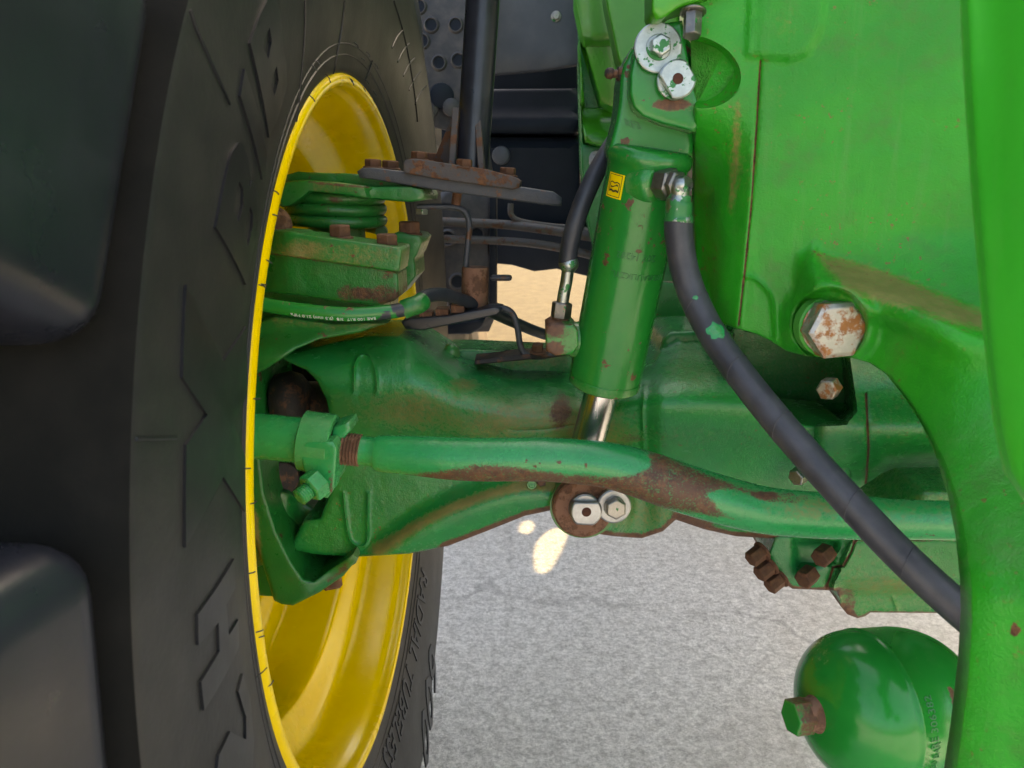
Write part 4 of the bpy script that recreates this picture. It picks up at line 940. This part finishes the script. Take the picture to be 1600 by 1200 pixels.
box('cab_roof', (.95, 2.6, 3.0), (1.4, 1.5, .18), M['panel'], tb, bevel=.06)
for x, y in ((.28, 1.9), (1.62, 1.9), (.28, 3.3), (1.62, 3.3)):
    box('cab_post', (x, y, 2.27), (.07, .07, 1.3), M['plastic_dark'], tb, bevel=.02)
box('light_blocker', (1.2, -.15, .85), (.70, .85, .7), M['frame'], tb, bevel=.03)  # box added out of view to block light from the right
box('transmission', (1.05, 2.8, .85), (.6, 1.3, .5), M['plastic_dark'], tb, bevel=.04)

# ------------------------------------------------------------------ accumulator
ac = thing('accumulator', 'round green hydraulic accumulator with rusty hex cap at lower right', 'accumulator', P(1400, 1200, -.33))
aa = Vector((.965, .26, -.03)).normalized(); aan = np.array(aa); AR = .0575
tip = P(1272, 1116, -.385)
dome = [(AR * .74 * (1 - math.cos(a)), AR * math.sin(a) ** .72) for a in np.linspace(0.0, math.pi / 2, 22)]
body = dome + [(AR * .74 + .004, AR), (AR * .74 + .0048, AR * 1.012), (AR * .74 + .0065, AR * 1.012), (AR * .74 + .0073, AR * .999), (AR * .74 + .03, AR * .985)] + [(AR * .74 + .03 + AR * math.sin(a), AR * .985 * math.cos(a) ** .8) for a in np.linspace(.1, math.pi / 2, 14)]
shell = lathe('shell', tip, aa, body, M['bottle'], ac, 96, sm=60, rust=lambda q: .7 * blob(q, (1294, 993), (3, 4)) + .6 * blob(q, (1416, 1086), (2.5, 5)) + .9 * blob(q, (1484, 1082), (5, 9)) + .9 * blob(q, (1494, 1098), (6, 9)) + .8 * blob(q, (1420, 1043), (4, 3)), dust=lambda q: .35 * blob(q, (1280, 1015), (24, 40)))
lathe('neck', tip - aan * .008, aa, [(0, .0125), (.006, .0125), (.012, .016)], M['rust'], ac, 28)
V, F = prism_along(ngon(6, .0138, .35), tip - aan * .0055, -aa, .0150, (0, 0, 1), .001)
mk('hex_cap', V, F, M['bottle'], ac, 25, {'rust': np.array([.64] * 6 + [.56] * 6 + [.0] * 6), 'dust': np.zeros(18)}, bevel=.0006)
ax_, ay_, az_ = basis(aa)
def onacc(t, ang, off):                       # t along the axis, ang round it
    tt = np.array([b_[0] for b_ in body]); rr = np.array([b_[1] for b_ in body]); r = np.interp(t, tt, rr) + off
    return tip + az_ * np.asarray(t)[:, None] + r[:, None] * (np.cos(ang)[:, None] * ax_ + np.sin(ang)[:, None] * ay_)
def acc_find(x, y):
    T_, A2 = np.meshgrid(np.linspace(.02, .11, 120), np.linspace(-np.pi, np.pi, 400)); W = onacc(T_.ravel(), A2.ravel(), np.zeros(T_.size)); q = proj(W)
    dd = np.hypot(q[:, 0] - x, q[:, 1] - y); near = np.linalg.norm(W - CN, axis=1); i = np.argmin(dd + 400 * (near - near.min()))
    return T_.ravel()[i], A2.ravel()[i]
def acc_text(s, x, y, size):
    V, F = text_mesh(s, size, .0003); t0, a0 = acc_find(x, y)
    t1, a1 = acc_find(x, y - 20); sg = 1 if ((a1 - a0 + np.pi) % (2 * np.pi) - np.pi) > 0 else -1
    W = onacc(t0 - V[:, 1], a0 + sg * V[:, 0] / AR, .0001 + V[:, 2]); return mk('stamped_text', W, F, M['stampgreen'], ac, 0)
acc_text('RE 306382', 1459, 1130, .0085); acc_text('250 BAR', 1463, 1185, .007)

# ------------------------------------------------------------------ background: fuel tank, steps, side panels, rear wheel, pipes
ft = thing('fuel_tank', 'black moulded fuel tank behind the fender post', 'fuel tank', P(840, 300, 1.1))
relief('guard_sheet', [(700, -420), (700, 118), (770, 117), (850, 110), (900, 102), (915, 96), (912, -420)], 1.0, .02, M['plastic'], ft, 24, 4)
bolt(P(869, 26, 1.0), (0, -1, 0), .014, .006, M['smallhex'], ft, .012, .003)
relief('tank_upper', [(700, 140), (900, 138), (908, 150), (906, 206), (895, 209), (700, 209)], lambda q: 1.12 + .018 * sst(178, 140, q[:, 1]) - .02 * sst(178, 184, q[:, 1]), .5, M['plastic_dark'], ft, 10, 6)
relief('tank_lower', [(700, 214), (906, 214), (908, 342), (895, 352), (700, 352)], lambda q: 1.11 + .02 * sst(224, 219, q[:, 1]), .5, M['plastic_dark'], ft, 10, 5)
relief('tank_back', [(690, 90), (925, 90), (925, 360), (690, 360)], 1.25, .4, M['plastic_dark'], ft, 30, 0)
lathe('filler_boss', P(783, 243, 1.11), (0, -1, 0), [(-.01, .024), (.006, .022), (.008, .018), (.008, 0)], M['plastic'], ft, 24)
st = thing('access_steps', 'perforated grey step plates hanging behind the axle', 'steps', P(720, 540, .9))
def perf(name, ol, Y, holes, r, mat, par):
    p = relief(name, ol, Y, .012, mat, par, 14, 3)
    for x, y in holes:
        c = P(x, y, Y); s_ = dep(x, y, Y) / FPX
        lathe('raised_hole', c, (0, -1, 0), [(-.001, r * s_ * 1.5), (.004, r * s_ * 1.25), (.005, r * s_ * 1.1), (.004, r * s_), (-.0005, r * s_ * .9)], mat, p, 20, cap=False, sm=60)
        lathe('hole', c, (0, -1, 0), [(.0015, r * s_ * .95), (.0016, .0002)], M['plastic_dark'], p, 16, cap=False)
    return p
perf('side_plate', [(560, -300), (560, 130), (640, 190), (725, 210), (762, 215), (770, -300)], .85, [(674, 39), (712, 39), (686, 98), (716, 94), (660, 64), (655, 10)], 9, M['step'], st)
perf('step_riser', [(688, 300), (772, 296), (775, 320), (765, 345), (764, 395), (772, 415), (772, 500), (764, 518), (700, 520), (690, 505)], .80, [(700, 372), (745, 366), (715, 440), (712, 475)], 10, M['step'], st)
relief('step_edge', [(765, 296), (776, 296), (776, 480), (765, 500)], .78, .03, M['plastic_dark'], st, 14, 2)
relief('step_foot', [(700, 505), (758, 498), (752, 512), (735, 522), (700, 522)], .76, .05, M['plastic_dark'], st, 14, 4)
for i, (x, y, r) in enumerate(((690, 150, 18), (705, 168, 13), (672, 170, 12))):
    lathe('bracket_boss', P(x, y, .84), (.2, -1, 0), [(0, r * .0015), (.01, r * .0014), (.012, r * .001), (.012, 0)], M['step'] if i else M['plastic_dark'], st, 20)
rw = thing('rear_wheel', 'tan rear tractor tyre glimpsed between knuckle and steps', 'wheel', (-.5, 3.0, 0))
V, F = rev_x([(-.09, .55), (-.06, .70), (-.07, .82), (-.12, .86), (-.42, .88), (-.72, .86), (-.78, .7), (-.75, .55)], 96, 0, 3.0, .92)
rt = mk('tyre', V, F, M['tan'], rw, 35)
for k in range(30):
    a = math.radians(12 * k); 
    for sg in (0, 1):
        xs = (-.08, -.40) if sg == 0 else (-.76, -.44); a2 = a + (math.radians(6) if sg else 0); pts = []
        for rr in (.84, .925):
            for (xx, da, w_) in ((xs[0], 0, .026), (xs[1], .16, .02)):
                for e in (-w_, w_): pts.append((xx, 3.0 - rr * math.cos(a2 + da + e), .92 + rr * math.sin(a2 + da + e)))
        mk('lug', pts, [(0, 1, 3, 2), (4, 6, 7, 5), (0, 4, 5, 1), (2, 3, 7, 6), (0, 2, 6, 4), (1, 5, 7, 3)], M['tan'], rt, 0, bevel=.012)
lathe('rim', (-.2, 3.0, .92), (1, 0, 0), [(0, .55), (0, .50), (-.2, .46), (-.2, 0)], M['yellow'], rw, 48, cap=False)
pp = thing('hydraulic_pipes', 'dirty steel pipes running below the fuel tank', 'pipes', P(850, 400, .9))
tube('pipe', [(640, 345, .75), (775, 350, .75), (840, 357, .72), (900, 366, .7), (1010, 385, .68)], .0095, M['pipe'], pp, 6, 16)
tube('pipe', [(640, 372, .75), (775, 376, .75), (850, 383, .72), (920, 398, .7), (1010, 425, .68)], .0085, M['pipe'], pp, 6, 16)
tube('pipe', [(798, 318, .74), (799, 336, .74), (815, 346, .74), (860, 353, .74), (900, 356, .74)], .006, M['pipe'], pp, 6, 14)
relief('underbody_guard', [(640, 345), (775, 348), (850, 352), (920, 360), (960, 380), (960, 445), (920, 432), (870, 420), (835, 424), (800, 414), (775, 412), (640, 410)], 1.0, .5, M['plastic_dark'], pp, 14, 4)
hd = thing('hood_panel', 'sharp-edged bright green hood panels left of the cylinder head', 'panel', P(950, 300, .6))
relief('backing_panel', [(903, -420), (905, 120), (908, 260), (918, 345), (940, 440), (1062, 440), (1062, -420)], .70, .05, M['axle'], hd, 20, 3)
relief('upper_panel', [(899, -420), (899, 0), (912, 66), (940, 160), (968, 172), (985, 170), (990, -420)], lambda q: .55 - .10 * sst(900, 960, q[:, 0] - q[:, 1] * .1) + .05 * sst(62, 72, q[:, 1]), .08, M['panel'], hd, 9, 3)
relief('inner_panel', [(940, -420), (946, 0), (965, 90), (1000, 180), (1060, 180), (1060, -420)], .30, .05, M['panel'], hd, 14, 4)
relief('mid_panel', [(906, 60), (914, 168), (975, 170), (975, 240), (916, 222), (908, 185)], lambda q: .60 + .04 * sst(165, 168, q[:, 1]) - .05 * sst(180, 215, q[:, 1]) , .08, M['panel'], hd, 9, 3)
relief('lower_panel', [(904, 95), (912, 225), (975, 235), (1000, 300), (1000, 440), (940, 440), (918, 345), (908, 260)], .62, .06, M['axle'], hd, 14, 3)
bolt(P(933, 250, .62), (-.2, -1, 0), .022, .012, M['zincgrey'], hd, .018, .003)
relief('rear_bracket', [(1000, 438), (1062, 444), (1075, 500), (1030, 502), (1000, 500)], .12, .01, M['axle'], hd, 10, 2)
